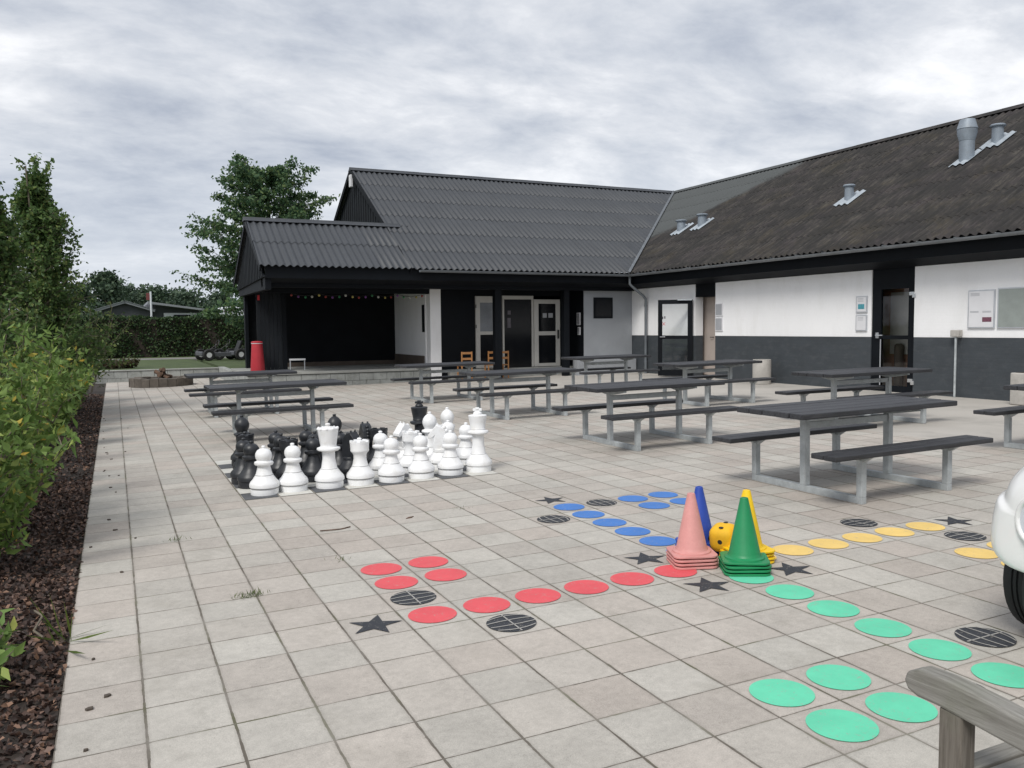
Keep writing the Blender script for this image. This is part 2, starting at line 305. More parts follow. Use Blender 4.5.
# ------------------------------------------------------------------ mesh builder
class MB:
    def __init__(s): s.v = []; s.f = []
    def add(s, vs, fs):
        n = len(s.v); s.v += [tuple(p) for p in vs]; s.f += [tuple(i+n for i in f) for f in fs]; return s
    def box(s, x0, x1, y0, y1, z0, z1):
        if x0 > x1: x0, x1 = x1, x0
        if y0 > y1: y0, y1 = y1, y0
        return s.add([(x0,y0,z0),(x1,y0,z0),(x1,y1,z0),(x0,y1,z0),(x0,y0,z1),(x1,y0,z1),(x1,y1,z1),(x0,y1,z1)],
              [(0,3,2,1),(4,5,6,7),(0,1,5,4),(1,2,6,5),(2,3,7,6),(3,0,4,7)])
    def bar(s, p, q, w, h, up=(0,0,1)):
        p, q = Vector(p), Vector(q); d = (q-p).normalized(); u = Vector(up)
        if abs(d.dot(u)) > .98: u = Vector((1,0,0))
        a = d.cross(u).normalized()*w/2; b = a.cross(d).normalized()*h/2
        return s.add([p-a-b,p+a-b,p+a+b,p-a+b,q-a-b,q+a-b,q+a+b,q-a+b],[(0,1,2,3),(7,6,5,4),(0,4,5,1),(1,5,6,2),(2,6,7,3),(3,7,4,0)])
    def tube(s, pts, r, n=8, r1=None, cap=True):
        pts = [Vector(p) for p in pts]; k = len(pts); r1 = r if r1 is None else r1
        d0 = (pts[1]-pts[0]).normalized(); a = d0.orthogonal().normalized(); vs = []
        for i, p in enumerate(pts):
            d = ((pts[min(i+1,k-1)]-pts[i]).normalized()+(pts[i]-pts[max(i-1,0)]).normalized()).normalized()
            a = (a-d*a.dot(d)).normalized(); b = d.cross(a); rr = r+(r1-r)*i/(k-1)
            vs += [p+(a*math.cos(2*math.pi*j/n)+b*math.sin(2*math.pi*j/n))*rr for j in range(n)]
        fs = [(i*n+j, i*n+(j+1)%n, (i+1)*n+(j+1)%n, (i+1)*n+j) for i in range(k-1) for j in range(n)]
        if cap: fs += [tuple(range(n))[::-1], tuple((k-1)*n+j for j in range(n))]
        return s.add(vs, fs)
    def lathe(s, prof, n=24, c=(0,0,0)):
        k = len(prof); vs = [(c[0]+r*math.cos(2*math.pi*j/n), c[1]+r*math.sin(2*math.pi*j/n), c[2]+z) for r, z in prof for j in range(n)]
        fs = [(i*n+j, i*n+(j+1)%n, (i+1)*n+(j+1)%n, (i+1)*n+j) for i in range(k-1) for j in range(n)]
        fs += [tuple(range(n))[::-1], tuple((k-1)*n+j for j in range(n))]
        return s.add(vs, fs)
    def prism(s, poly, axis, d0, d1):
        def P(a, b, d): return {'X': (d,a,b), 'Y': (a,d,b), 'Z': (a,b,d)}[axis]
        n = len(poly); vs = [P(a,b,d0) for a,b in poly]+[P(a,b,d1) for a,b in poly]
        fs = [tuple(range(n)), tuple(range(2*n-1, n-1, -1))]+[(i,(i+n),(i+1)%n+n,(i+1)%n) for i in range(n)]
        return s.add(vs, fs)
    def ball(s, c, r, n=10, m=7, sq=(1,1,1)):
        prof = [(max(1e-4, r*math.sin(math.pi*i/m)), -r*math.cos(math.pi*i/m)) for i in range(m+1)]
        k = len(prof); vs = [(c[0]+a*sq[0]*math.cos(2*math.pi*j/n), c[1]+a*sq[1]*math.sin(2*math.pi*j/n), c[2]+z*sq[2]) for a, z in prof for j in range(n)]
        return s.add(vs, [(i*n+j, i*n+(j+1)%n, (i+1)*n+(j+1)%n, (i+1)*n+j) for i in range(k-1) for j in range(n)])
    def shift(s, d): s.v = [(a+d[0], b+d[1], c+d[2]) for a, b, c in s.v]; return s
def tag(o, label=None, cat=None, group=None, kind=None):
    for k, v in (('label', label), ('category', cat), ('group', group), ('kind', kind)):
        if v: o[k] = v
    return o
def obj(name, mb, m, parent=None, smooth=None, bevel=0., world=False):
    if isinstance(mb, MB):
        v = mb.v
        if world and parent:
            L = parent.location
            if parent.parent: L = L+parent.parent.location
            v = [(a-L[0], b-L[1], c-L[2]) for a, b, c in v]
        me = bpy.data.meshes.new(name); me.from_pydata(v, [], mb.f); me.update()
    else: me = mb
    bm = bmesh.new(); bm.from_mesh(me); bmesh.ops.recalc_face_normals(bm, faces=bm.faces); bm.to_mesh(me); bm.free()
    if smooth: me.shade_smooth(); me.set_sharp_from_angle(angle=R(smooth))
    me.materials.append(m)
    o = bpy.data.objects.new(name, me); COL.objects.link(o)
    if parent: o.parent = parent
    if bevel:
        b = o.modifiers.new('Bevel', 'BEVEL'); b.width = bevel; b.segments = 2; b.limit_method = 'ANGLE'; b.angle_limit = R(40)
    return o
def thing(name, loc, label, cat, group=None, rz=0., tilt=False):
    o = bpy.data.objects.new(name, None); COL.objects.link(o); o.location = loc; o.empty_display_size = .2
    o.rotation_euler = (0, -math.atan(SX) if tilt else 0, rz)
    return tag(o, label, cat, group)
def struct(name, mb, m, **k): return tag(obj(name, mb, m, **k), kind='structure')
def dup(root, loc, rz, label, group=None):
    def cp(o, par):
        c = o.copy(); COL.objects.link(c)
        if par: c.parent = par
        for ch in [x for x in COL.objects if x.parent == o]: cp(ch, c)
        return c
    r = cp(root, None); r.location = loc; r.rotation_euler[2] = rz; r['label'] = label
    if group: r['group'] = group
    return r

def leaves(name, pts, size, aspect, m, parent=None, droop=0., normals=None, nb=.0):
    """many small folded leaf faces, one mesh"""
    P = np.asarray(pts, float); n = len(P)
    d = rng.normal(size=(n,3)); d[:,2] -= droop
    if normals is not None: d += nb*normals
    d /= np.linalg.norm(d, axis=1, keepdims=True)
    s = np.cross(d, rng.normal(size=(n,3))); s /= np.linalg.norm(s, axis=1, keepdims=True)
    u = np.cross(d, s)
    L = size*rng.uniform(.6, 1.3, (n,1)); W = L*aspect*.5
    V = np.empty((n,4,3)); V[:,0] = P; V[:,1] = P+d*L*.45+s*W+u*W*.35; V[:,2] = P+d*L; V[:,3] = P+d*L*.45-s*W+u*W*.35
    me = bpy.data.meshes.new(name); me.vertices.add(4*n); me.vertices.foreach_set('co', V.ravel())
    i = np.arange(n)[:,None]*4
    F = np.concatenate([i+np.array([[0,1,2]]), i+np.array([[0,2,3]])], 1).ravel()
    me.loops.add(6*n); me.loops.foreach_set('vertex_index', F)
    me.polygons.add(2*n); me.polygons.foreach_set('loop_start', np.arange(2*n)*3)
    me.update(calc_edges=True); me.validate()
    me.materials.append(m)
    o = bpy.data.objects.new(name, me); COL.objects.link(o)
    if parent: o.parent = parent
    return o

# ------------------------------------------------------------------ ground
g = MB(); g.add([(-700,-700,-.22),(700,-700,-.22),(700,700,-.22),(-700,700,-.22)], [(0,1,2,3)]); struct('ground', g, M['field'])
def sheet(x0, x1, y0, y1, dz, thick=.12):
    b = MB(); z0, z1 = SX*x0+dz, SX*x1+dz
    return b.add([(x0,y0,z0-thick),(x1,y0,z1-thick),(x1,y1,z1-thick),(x0,y1,z0-thick),(x0,y0,z0),(x1,y0,z1),(x1,y1,z1),(x0,y1,z0)],
       [(0,3,2,1),(4,5,6,7),(0,1,5,4),(1,2,6,5),(2,3,7,6),(3,0,4,7)])
struct('courtyard_paving', sheet(-5.5*T, 8.0, -12, 25.6, 0), M['paving'])
p = MB(); p = sheet(8.0, 16., -12, 25.4, -.002); struct('concrete_apron', p, M['concrete'])
# planting bed
b = MB(); nx, ny = 14, 60
for j in range(ny+1):
    for i in range(nx+1):
        x = -5.5*T-.004-i*.32; y = -8+j*.56
        b.v.append((x, y, -.045+.035*math.sin(x*3.1+y*1.7)*min(1,i/2)+random.uniform(-.012,.012)+.05*min(1,i/4)))
for j in range(ny):
    for i in range(nx): b.f.append((j*(nx+1)+i, j*(nx+1)+i+1, (j+1)*(nx+1)+i+1, (j+1)*(nx+1)+i))
struct('planting_bed', b, M['soil'])
def bedz(x, y): return -.045+.035*math.sin(x*3.1+y*1.7)*min(1, max(0, (-1.84-x)/.64))+.05*min(1, max(0, (-1.84-x)/1.28))
# bark mulch: uncountable
nch = 30000
yy = rng.uniform(-2.5, 1, nch)**1; yy = np.concatenate([rng.uniform(-2.5, 6, nch*2//3), rng.uniform(6, 20, nch//3)])
xx = -5.5*T-.01-np.abs(rng.normal(0, .75, len(yy)))
pp = np.array([(x, y, bedz(x, y)+.006+rng.uniform(0,.018)) for x, y in zip(xx, yy)])
nn = rng.normal(size=(len(pp),3)); nn[:,2] *= .15
tag(leaves('bark_mulch', pp, .036, .7, LM['chips'], normals=nn, nb=2.2), 'dark brown bark mulch covering the planting bed', 'bark mulch', kind='stuff')

# ------------------------------------------------------------------ painted game markings (flat paint on the paving)
def disc_mb(mb, a, bb, r=.137, dz=.004, n=40):
    x, y = bb*T, a*T
    vs = [(x+r*math.cos(2*math.pi*i/n), y+r*math.sin(2*math.pi*i/n)) for i in range(n)]
    mb.add([(u, w, SX*u+dz) for u, w in vs], [tuple(range(n))])
def paint(name, cells, m):
    mb = MB()
    for a, bb in cells: disc_mb(mb, a, bb)
    struct(name, mb, m)
paint('red_floor_circles', [(0,k) for k in range(6)]+[(2,0),(3,0),(2,1),(3,1)], M['red'])
paint('blue_floor_circles', [(k,6) for k in range(1,7)]+[(6,8),(6,9),(5,8),(5,9)], M['blue'])
paint('yellow_floor_circles', [(0,k) for k in range(7,13)]+[(-2,11),(-3,11),(-2,12),(-3,12)], M['yellow'])
paint('green_floor_circles', [(-k,6) for k in range(1,7)]+[(-5,4),(-5,3),(-6,3),(-6,4)], M['green'])
balls = [(1,0,0),(-1,1,0),(5,5,1),(6,7,1),(1,11,0),(-1,12,0),(-5,7,1),(-6,5,1)]
mb = MB(); ml = MB()
for a, bb, ax in balls:
    disc_mb(mb, a, bb, .137)
    x0, y0 = bb*T, a*T; w = .0045
    def strip(pts):
        for (p0, q0), (p1, q1) in zip(pts[:-1], pts[1:]):
            d = math.hypot(p1-p0, q1-q0); nx_, ny_ = -(q1-q0)/d*w, (p1-p0)/d*w
            quad = [(p0-nx_,q0-ny_),(p1-nx_,q1-ny_),(p1+nx_,q1+ny_),(p0+nx_,q0+ny_)]
            if ax: quad = [(q, p_) for p_, q in quad]
            ml.add([(x0+u, y0+v, SX*(x0+u)+.0065) for u, v in quad], [(0,1,2,3)])
    strip([(0,-.135),(0,.135)])
    for off in (-.075, -.025, .03, .08):
        k = math.sqrt(.135**2-off**2); 
        strip([(-k+2*k*i/10, off+ (.35*off)*(1-(2*i/10-1)**2)) for i in range(11)])
struct('black_floor_balls', mb, M['ink']); struct('floor_ball_lines', ml, M['line'])
mb = MB()
for a, bb, rot in [(0,-1,-22),(1,5,52),(-1,5,-22),(-1,7,-20),(1,7,52),(7,6,70),(0,13,-35),(-7,6,160)]:
    vs = []
    for i in range(10):
        r = .155 if i % 2 == 0 else .062
        t = R(90+rot+36*i); vs.append((bb*T+r*math.cos(t), a*T+r*math.sin(t)))
    mb.add([(u, w, SX*u+.004) for u, w in vs], [tuple(range(10))])
struct('black_floor_stars', mb, M['ink'])
# chess board squares laid in the paving
mw, mk = MB(), MB()
for i in range(8):
    for j in range(8):
        x0, y0 = (-1.5+i+.025)*T, (11.5+j+.025)*T; x1, y1 = x0+.95*T, y0+.95*T
        (mk if (i+j) % 2 == 0 else mw).add([(x, y, SX*x+.004) for x, y in ((x0,y0),(x1,y0),(x1,y1),(x0,y1))], [(0,1,2,3)])
struct('white_board_squares', mw, M['board_w']); struct('dark_board_squares', mk, M['board_b'])

# ------------------------------------------------------------------ picnic tables
def make_table(loc, rz, label):
    t = thing('picnic_table', loc, label, 'picnic table', 'picnic tables on the courtyard', rz, True)
    FX, RY = .55, .65
    for s in (-1, 1):
        f = MB(); x = s*FX
        f.box(x-.03, x+.03, -RY-.03, RY+.03, 0, .06)
        f.box(x-.03, x+.03, -.035, .035, .06, .735)
        for q in (-1, 1):
            f.box(x-.03, x+.03, q*RY-.03, q*RY+.03, .06, .42)
            # gusset plates under the seats
            f.prism([(q*RY-.12,.42),(q*RY+.12,.42),(q*RY+.045,.372),(q*RY-.045,.372)], 'X', x-.022, x+.022)
            f.prism([(x-.1,.42),(x+.13,.42),(x+.05,.375),(x-.04,.375)], 'Y', q*RY-.018, q*RY+.018)
        f.prism([(-.38,.735),(.38,.735),(.38,.71),(.06,.66),(-.06,.66),(-.38,.71)], 'X', x-.02, x+.02)
        f.prism([(x+.03,.735),(x+.17,.735),(x+.10,.69),(x+.03,.67)], 'Y', -.02, .02)
        obj('frame', f, M['steel'], t, bevel=.004)
    st = MB().box(-FX+.03, FX-.03, -.02, .02, .585, .65); obj('stretcher', st, M['steel'], t, bevel=.004)
    top = MB()
    for k in range(5):
        y0 = -.42+k*.169; top.box(-1.0+random.uniform(-.004,.004), 1.0+random.uniform(-.004,.004), y0, y0+.160, .735, .785+random.uniform(-.0015,.0015))
    obj('tabletop', top, M['plank'], t, bevel=.008)
    for q in (-1, 1):
        s_ = MB()
        for k in range(2):
            y0 = q*RY-.14+k*.143; s_.box(-1.0+random.uniform(-.004,.004), 1.0, y0, y0+.135, .42, .465)
        obj('seat', s_, M['plank'], t, bevel=.008)
    return t
TB = [(4.77,1.47,.6,'picnic table nearest the camera, standing beside the coloured traffic cones'),
 (4.84,4.97,-.5,'second picnic table back from the cones, just behind the nearest one'),
 (4.93,8.97,-1.5,'third picnic table back from the cones, behind the white king chess piece'),
 (4.89,12.6,-.5,'picnic table in front of the tall white column and the wooden chairs'),
 (9.05,12.75,-2.0,'far picnic table in front of the grey rendered wall with a small window'),
 (8.87,8.72,.5,'picnic table in front of the open glazed door and the pale round bin'),
 (8.75,4.89,-2.5,'picnic table in front of the closed dark glazed door of the long wing'),
 (8.68,1.49,0,'picnic table cut off by the right edge, before the pale planter'),
 (.66,8.75,0,'nearer of the two left picnic tables, directly behind the black chess pieces'),
 (.65,12.54,-.2,'farther of the two left picnic tables, in front of the stone fire pit')]
t0 = make_table((TB[0][0],TB[0][1],gz(TB[0][0])), R(TB[0][2]), TB[0][3])
for x, y, a, lb in TB[1:]: dup(t0, (x, y, gz(x)), R(a), lb)

# ------------------------------------------------------------------ chess pieces
def base_prof(r=.142): return [(r*.94,0),(r*.955,.045),(r*.93,.058),(r*.93,.066),(r*1.02,.074),(r*1.02,.098),(r*.97,.118),(r*.80,.145),(r*.66,.175),(r*.60,.188)]
PROF = dict(
 pawn=base_prof()+[(.083,.193),(.080,.198),(.063,.262),(.060,.278),(.086,.288),(.093,.302),(.090,.318),(.072,.326),(.066,.333),(.076,.352),(.081,.378),(.077,.405),(.062,.430),(.038,.446),(.020,.450),(.016,.456),(.022,.462),(.021,.471),(.012,.477)],
 bishop=base_prof()+[(.083,.193),(.080,.198),(.062,.30),(.060,.345),(.088,.352),(.098,.368),(.092,.384),(.068,.392),(.06,.402),(.072,.425),(.083,.455),(.086,.485),(.076,.52),(.055,.55),(.03,.57),(.017,.577),(.022,.588),(.018,.598),(.008,.602)],
 queen=base_prof(.146)+[(.083,.193),(.080,.198),(.064,.29),(.063,.36),(.098,.37),(.118,.386),(.116,.402),(.085,.412),(.080,.425),(.083,.44),(.096,.52),(.106,.585),(.108,.596),(.104,.602),(.07,.612),(.03,.62),(.018,.624),(.026,.632),(.027,.642),(.015,.652)],
 king=base_prof(.146)+[(.083,.193),(.080,.198),(.066,.30),(.064,.40),(.105,.412),(.120,.428),(.116,.445),(.082,.455),(.078,.462),(.084,.47),(.079,.478),(.092,.55),(.102,.605),(.103,.615),(.098,.62),(.05,.628)],
 rook=base_prof()+[(.083,.193),(.080,.198),(.066,.26),(.066,.30),(.078,.325),(.093,.34),(.096,.35),(.094,.362),(.098,.43),(.098,.438),(.09,.442),(.075,.437),(.05,.446),(.025,.452),(.018,.457),(.024,.466),(.02,.476),(.01,.48)],
 knight=base_prof()+[(.083,.193),(.082,.20),(.085,.215),(.078,.225)],
)
PROF['flat_rook'] = PROF['rook'][:-7]+[(.085,.442),(.03,.436)]
def piece(kind, white, loc, label, rz=0.):
    nm = 'chess_'+('rook' if kind == 'flat_rook' else kind)
    t = thing(nm, loc, label, 'chess piece', 'giant '+('white' if white else 'black')+' chess pieces', rz, True)
    mt = M['cwhite'] if white else M['cblack']
    k = kind
    key = (kind, white)
    if key in PM:
        for nme, me in PM[key]:
            o = bpy.data.objects.new(nme, me); COL.objects.link(o); o.parent = t
        return t
    made = []
    b = MB().lathe(PROF[k], 32)
    if k == 'queen':
        for i in range(10):
            a = 2*math.pi*i/10; b.ball((.098*math.cos(a), .098*math.sin(a), .597), .017, 8, 6)
    if k in ('rook', 'flat_rook'):
        for i in range(6):
            a = 2*math.pi*i/6; b.prism([((.1 if w else .074)*math.cos(a+d), (.1 if w else .074)*math.sin(a+d)) for w, d in ((1,-.3),(1,0),(1,.3),(0,.3),(0,0),(0,-.3))], 'Z', .425, .452)
    made.append(obj('body', b, mt, t, smooth=50))
    if white:
        s = MB().lathe([(.128,.0575),(.1355,.058),(.1355,.0655),(.128,.066)], 32); made.append(obj('seam', s, M['groove'], t, smooth=40))
        s = MB().lathe([(.07,.187),(.0875,.188),(.0875,.1925),(.07,.193)], 32); made.append(obj('waist_seam', s, M['groove'], t, smooth=40))
    if k == 'king':
        c = MB()
        c.lathe([(.045,.622),(.05,.64),(.04,.652),(.034,.66)], 16)
        c.box(-.022,.022,-.018,.018,.655,.703); c.box(-.05,.05,-.018,.018,.664,.692)
        made.append(obj('cross', c, mt, t, bevel=.006))
    if k == 'knight':
        c = MB()
        out = [(-.07,.215),(.075,.215),(.085,.27),(.078,.33),(.062,.375),(.088,.352),(.125,.335),(.142,.352),(.138,.382),(.112,.41),(.085,.45),(.062,.475),(.05,.495),(.03,.49),(.0,.482),(-.035,.46),(-.062,.415),(-.08,.35),(-.084,.28)]
        c.prism(out, 'Y', -.055, .055)
        h = obj('horse_head', c, mt, t, bevel=.028); h.modifiers[0].segments = 4; made.append(h)
        for s in (-1, 1):
            e = MB(); e.prism([(.015,.46),(.055,.468),(.045,.515)], 'Y', s*.030-.011, s*.030+.011); made.append(obj('ear', e, mt, t, bevel=.003))
        mn = MB()
        for i in range(6):
            z = .28+i*.036; x = -.082+.004*i+(.02 if i > 4 else 0); mn.ball((x+.006, 0, z), .026, 8, 6, (1,.8,1))
        made.append(obj('mane', mn, mt, t, smooth=60))
    PM[key] = [(o.name.split('.')[0], o.data) for o in made] if k not in ('king','knight') else None
    if PM[key] is None: del PM[key]
    return t
PM = {}
W = [('pawn',-.272,4.069,'white chess pawn at the front left corner of the board'),
 ('pawn',.014,4.091,'white chess pawn second from the left in the front row, beside the white queen'),
 ('queen',.374,4.075,'tall white chess queen in the front row between a pawn and a rook'),
 ('rook',.692,4.06,'white chess rook in the front row just right of the white queen'),
 ('pawn',1.016,4.048,'white chess pawn in the front row just right of the front rook'),
 ('pawn',1.045,4.503,'white chess pawn half hidden behind the front pawn right of the rook'),
 ('pawn',1.353,4.065,'white chess pawn standing in front of the second white rook'),
 ('rook',1.371,4.47,'second white chess rook, in the row behind the front pawns'),
 ('knight',1.448,4.90,'white chess knight behind the second white rook'),
 ('pawn',1.694,4.088,'white chess pawn in the front row, the nearest one left of the white king'),
 ('knight',1.737,4.496,'white chess knight behind the pawn that stands left of the white king'),
 ('bishop',1.775,4.95,'white chess bishop in front of the black king'),
 ('bishop',2.127,5.29,'white chess bishop farthest back, right of the black king'),
 ('pawn',2.03,5.02,'white chess pawn at the back, left of the pawn behind the white king'),
 ('pawn',2.109,4.66,'white chess pawn directly behind the white king on the right'),
 ('king',2.038,4.104,'white chess king at the right end of the front row')]
for i, (k, x, y, lb) in enumerate(W):
    o = piece(k, True, (x, y, gz(x)+.004), lb, {'king': R(-25), 'knight': R(200) if i == 8 else R(150)}.get(k, random.uniform(0,6)))
B = [('bishop',-.216,6.0,'black chess bishop farthest left and back on the board'),
 ('rook',-.275,5.33,'black chess rook in front of the leftmost bishop'),
 ('pawn',-.364,4.80,'black chess pawn between the leftmost pawn and the left rook'),
 ('pawn',-.332,4.51,'black chess pawn nearest the front at the left edge of the board'),
 ('pawn',.04,5.257,'black chess pawn at the back of the second column from the left'),
 ('pawn',.045,4.948,'black chess pawn in the middle of the second column from the left'),
 ('rook',.07,4.596,'black chess rook behind the second white pawn of the front row'),
 ('pawn',.381,5.23,'black chess pawn at the back, behind the gap left of the white queen'),
 ('pawn',.4055,4.895,'black chess pawn in the middle of the column left of the white queen'),
 ('pawn',.312,4.518,'black chess pawn just left of and behind the white queen'),
 ('bishop',.757,5.40,'black chess bishop standing right behind the white queen'),
 ('pawn',.66,4.79,'black chess pawn half hidden behind the white queen and the black knight'),
 ('knight',.703,4.48,'black chess knight between the white queen and the front white rook',),
 ('knight',1.05,5.12,'black chess knight seen from behind, above the front white rook'),
 ('flat_rook',1.15,4.92,'black flat-topped chess rook left of the white knight'),
 ('king',1.80,5.37,'black chess king at the back behind the white bishops')]
for i, (k, x, y, lb) in enumerate(B):
    o = piece(k, False, (x, y, gz(x)+.004), lb, {'king': R(-25), 'knight': R(-60) if i == 12 else R(90)}.get(k, random.uniform(0,6)))

# ------------------------------------------------------------------ traffic cones and die
def cone_mesh(mt, parent):
    b = MB(); n = 28
    # rounded square base plate with raised ring
    def rsq(h, r, k=8):
        out = []
        for cx, cy, a0 in ((h-r,h-r,0),(-h+r,h-r,90),(-h+r,-h+r,180),(h-r,-h+r,270)):
            out += [(cx+r*math.cos(R(a0+90*i/k)), cy+r*math.sin(R(a0+90*i/k))) for i in range(k+1)]
        return out
    b.prism(rsq(.146,.05), 'Z', 0, .014)
    obj('base', b, mt, parent, bevel=.003)
    c = MB().lathe([(.128,.012),(.126,.022),(.108,.03),(.103,.04),(.099,.048),(.026,.395),(.0235,.402),(.012,.403),(.012,.400)], n)
    obj('cone_body', c, mt, parent, smooth=35)
ORD = ['bottom', 'second from the bottom', 'third from the bottom', 'topmost']
def cone_stack(x, y, rz, count, mt, cname):
    first = None
    for k in range(count):
        pos = 'topmost' if k == count-1 else ORD[k]
        lb = f'{cname} traffic cone, {pos} of the {cname} stack' if count > 1 else f'single {cname} traffic cone behind the pink stack'
        z = gz(x)+.004+k*.0235
        if first is None:
            first = thing('traffic_cone', (x, y, z), lb, 'traffic cone', 'stacked traffic cones', rz, True); cone_mesh(mt, first)
        else: dup(first, (x+random.uniform(-.004,.004), y+random.uniform(-.004,.004), z), rz+random.uniform(-.12,.12), lb)
cone_stack(1.862, .085, R(-22), 4, M['cpink'], 'faded pink')
cone_stack(2.06, -.20, R(-30), 4, M['cgreen'], 'green')
cone_stack(2.115, .33, R(-20), 3, M['cblue'], 'blue')
cone_stack(2.235, -.02, R(-12), 4, M['cyellow'], 'yellow')
d = thing('foam_die', (2.165, .125, gz(2.185)+.035), 'yellow foam die with dark dots wedged between the cones', 'die')
b = bmesh.new(); bmesh.ops.create_cube(b, size=.18); bmesh.ops.bevel(b, geom=b.edges[:]+b.verts[:], offset=.058, segments=6, affect='EDGES', profile=.5)
me = bpy.data.meshes.new('die_body'); b.to_mesh(me); b.free()
q = Quaternion((0,0,1), R(-58)) @ Quaternion((1,0,0), R(9))
me.transform(Matrix.Translation((0,0,.095)) @ q.to_matrix().to_4x4())
obj('die_body', me, M['foam'], d, smooth=60)
pips = MB()
def pip(face, a, bb):
    ax = {'f': (0,-1,0), 't': (0,0,1), 'l': (-1,0,0), 'r': (1,0,0)}[face]; nrm = Vector(ax)
    u = nrm.orthogonal().normalized(); w = nrm.cross(u)
    c = nrm*.086+u*a+w*bb; n = len(pips.v)
    pts = [q @ (c+nrm*.0045+(u*math.cos(t)+w*math.sin(t))*.0165) for t in [2*math.pi*i/14 for i in range(14)]]
    pips.add([(p.x, p.y, p.z+.095) for p in pts], [tuple(range(14))])
pip('f', 0, 0)
for a_, b_ in ((-.035,-.035),(.035,.035)): pip('t', a_, b_)
for a_, b_ in ((-.034,-.034),(.034,.034)): pip('l', a_, b_); pip('r', a_, b_)
obj('pips', pips, M['dark'], d)

# ------------------------------------------------------------------ clubhouse
H = thing('clubhouse', (12, 19, .15), 'low L-shaped clubhouse with dark corrugated roofs and white and grey walls', 'building')
P31 = math.tan(R(31))
def hp(name, mb, m, **k): return obj(name, mb, m, H, world=True, **k)
def roofmesh(a0, a1, axis, e, rdg, z0, z1, rows, per=.177, amp=.029, ns=6, clip=None):
    """corrugated sheets; axis = direction the eave runs; e / rdg = eave and ridge coordinate on the other axis"""
    b = MB(); n = int(abs(a1-a0)/per*ns)+1
    L = math.hypot(rdg-e, z1-z0); dn = ((z1-z0)/L, abs(rdg-e)/L); sg = 1 if rdg > e else -1
    for r in range(rows):
        u0, u1 = r/rows-(.012 if r else 0), (r+1)/rows
        st = len(b.v)
        jit = [random.uniform(-.001,.001) for _ in range(int(abs(a1-a0))+3)]
        for u, off in ((u0-.0008, .008), (u0, .013), (u1, .0)):
            for i in range(n+1):
                a = a0+(a1-a0)*i/n; h = off+amp*math.sin(2*math.pi*(a-a0)/per)+jit[int(abs(a-a0))]*(u < u1)
                c = e+(rdg-e)*u-sg*dn[0]*h; z = z0+(z1-z0)*u+dn[1]*h
                b.v.append((a, c, z) if axis == 'X' else (c, a, z))
        m_ = n+1
        for k in range(2):
            for i in range(n): b.f.append((st+k*m_+i, st+k*m_+i+1, st+(k+1)*m_+i+1, st+(k+1)*m_+i))
    me = bpy.data.meshes.new('roof'); me.from_pydata(b.v, [], b.f)
    if clip:
        bm = bmesh.new(); bm.from_mesh(me)
        bmesh.ops.bisect_plane(bm, geom=bm.verts[:]+bm.edges[:]+bm.faces[:], plane_co=clip[0], plane_no=clip[1], clear_outer=True)
        bm.to_mesh(me); bm.free()
    me.transform(Matrix.Translation(-Vector(H.location)))
    return me
EZ, RZ = 3.2, 3.2+P31*6.1
EY, RYY = 17.1, 23.2; EX, RX = 12.6, 18.7
vco = (12.6, 17.1, 0)
ns = Vector((1,-1,0)).normalized()
obj('main_roof', roofmesh(5.70, 19.0, 'X', EY, RYY, EZ, RZ, 6, clip=(vco, ns)), M['roof'], H, smooth=60)
obj('main_roof_back', roofmesh(5.70, 19.0, 'X', 2*RYY-EY, RYY, EZ, RZ, 6, ns=4), M['roof'], H, smooth=60)
obj('wing_roof', roofmesh(-4, 23.5, 'Y', EX, RX, EZ, RZ, 7, clip=(vco, -ns)), M['mossroof'], H, smooth=60)
obj('wing_roof_back', roofmesh(-4, 29.3, 'Y', 2*RX-EX, RX, EZ, RZ, 7, ns=4), M['mossroof'], H, smooth=60)
pz = EZ+P31*2.35; pry = EY+2.35
obj('porch_roof', roofmesh(1.75, 5.70, 'X', EY, pry, EZ, pz, 2), M['roof'], H, smooth=60)
obj('porch_roof_back', roofmesh(1.75, 6.4, 'X', 22.2, pry, 3.02, pz, 2, ns=4), M['roof'], H, smooth=60)
# ridge caps, verge boards, valley gutter
def ridge(x0, y0, x1, y1, z, m):
    b = MB(); d = Vector((x1-x0, y1-y0, 0)); L = d.length; d.normalize(); nrm = Vector((-d.y, d.x, 0)); k = max(1, int(L/1.1))
    for i in range(k):
        s0, s1 = i*L/k, (i+1)*L/k+.03; zz = .003*(i % 2)
        sec = [(-.19,-.085),(-.06,-.012),(-.03,.03),(.03,.03),(.06,-.012),(.19,-.085)]
        vs = [(x0+d.x*s+nrm.x*a, y0+d.y*s+nrm.y*a, z+c+zz+.03) for s in (s0, s1) for a, c in sec]
        b.add(vs, [(j, j+1, 6+j+1, 6+j) for j in range(5)]+[tuple(range(6)), tuple(range(6,12))[::-1]])
    return b
hp('ridge_cap', ridge(5.66, RYY, 18.7, RYY, RZ, 0), M['roof'], smooth=30)
hp('ridge_cap', ridge(RX, -4, RX, 23.2, RZ, 0), M['mossroof'], smooth=30)
hp('ridge_cap', ridge(1.72, pry, 6.05, pry, pz, 0), M['roof'], smooth=30)
v = MB()
p0, p1 = Vector((12.55,17.05,3.2)), Vector((18.7,23.2,RZ+.02))
a = Vector((1,-1,0)).normalized()*.045
v.add([p0-a+Vector((0,0,.075)), p0+a+Vector((0,0,.075)), p1+a+Vector((0,0,.075)), p1-a+Vector((0,0,.075)), p0+Vector((0,0,.03)), p1+Vector((0,0,.03))], [(0,4,5,3),(4,1,2,5)])
hp('valley_flashing', v, M['zinc'])
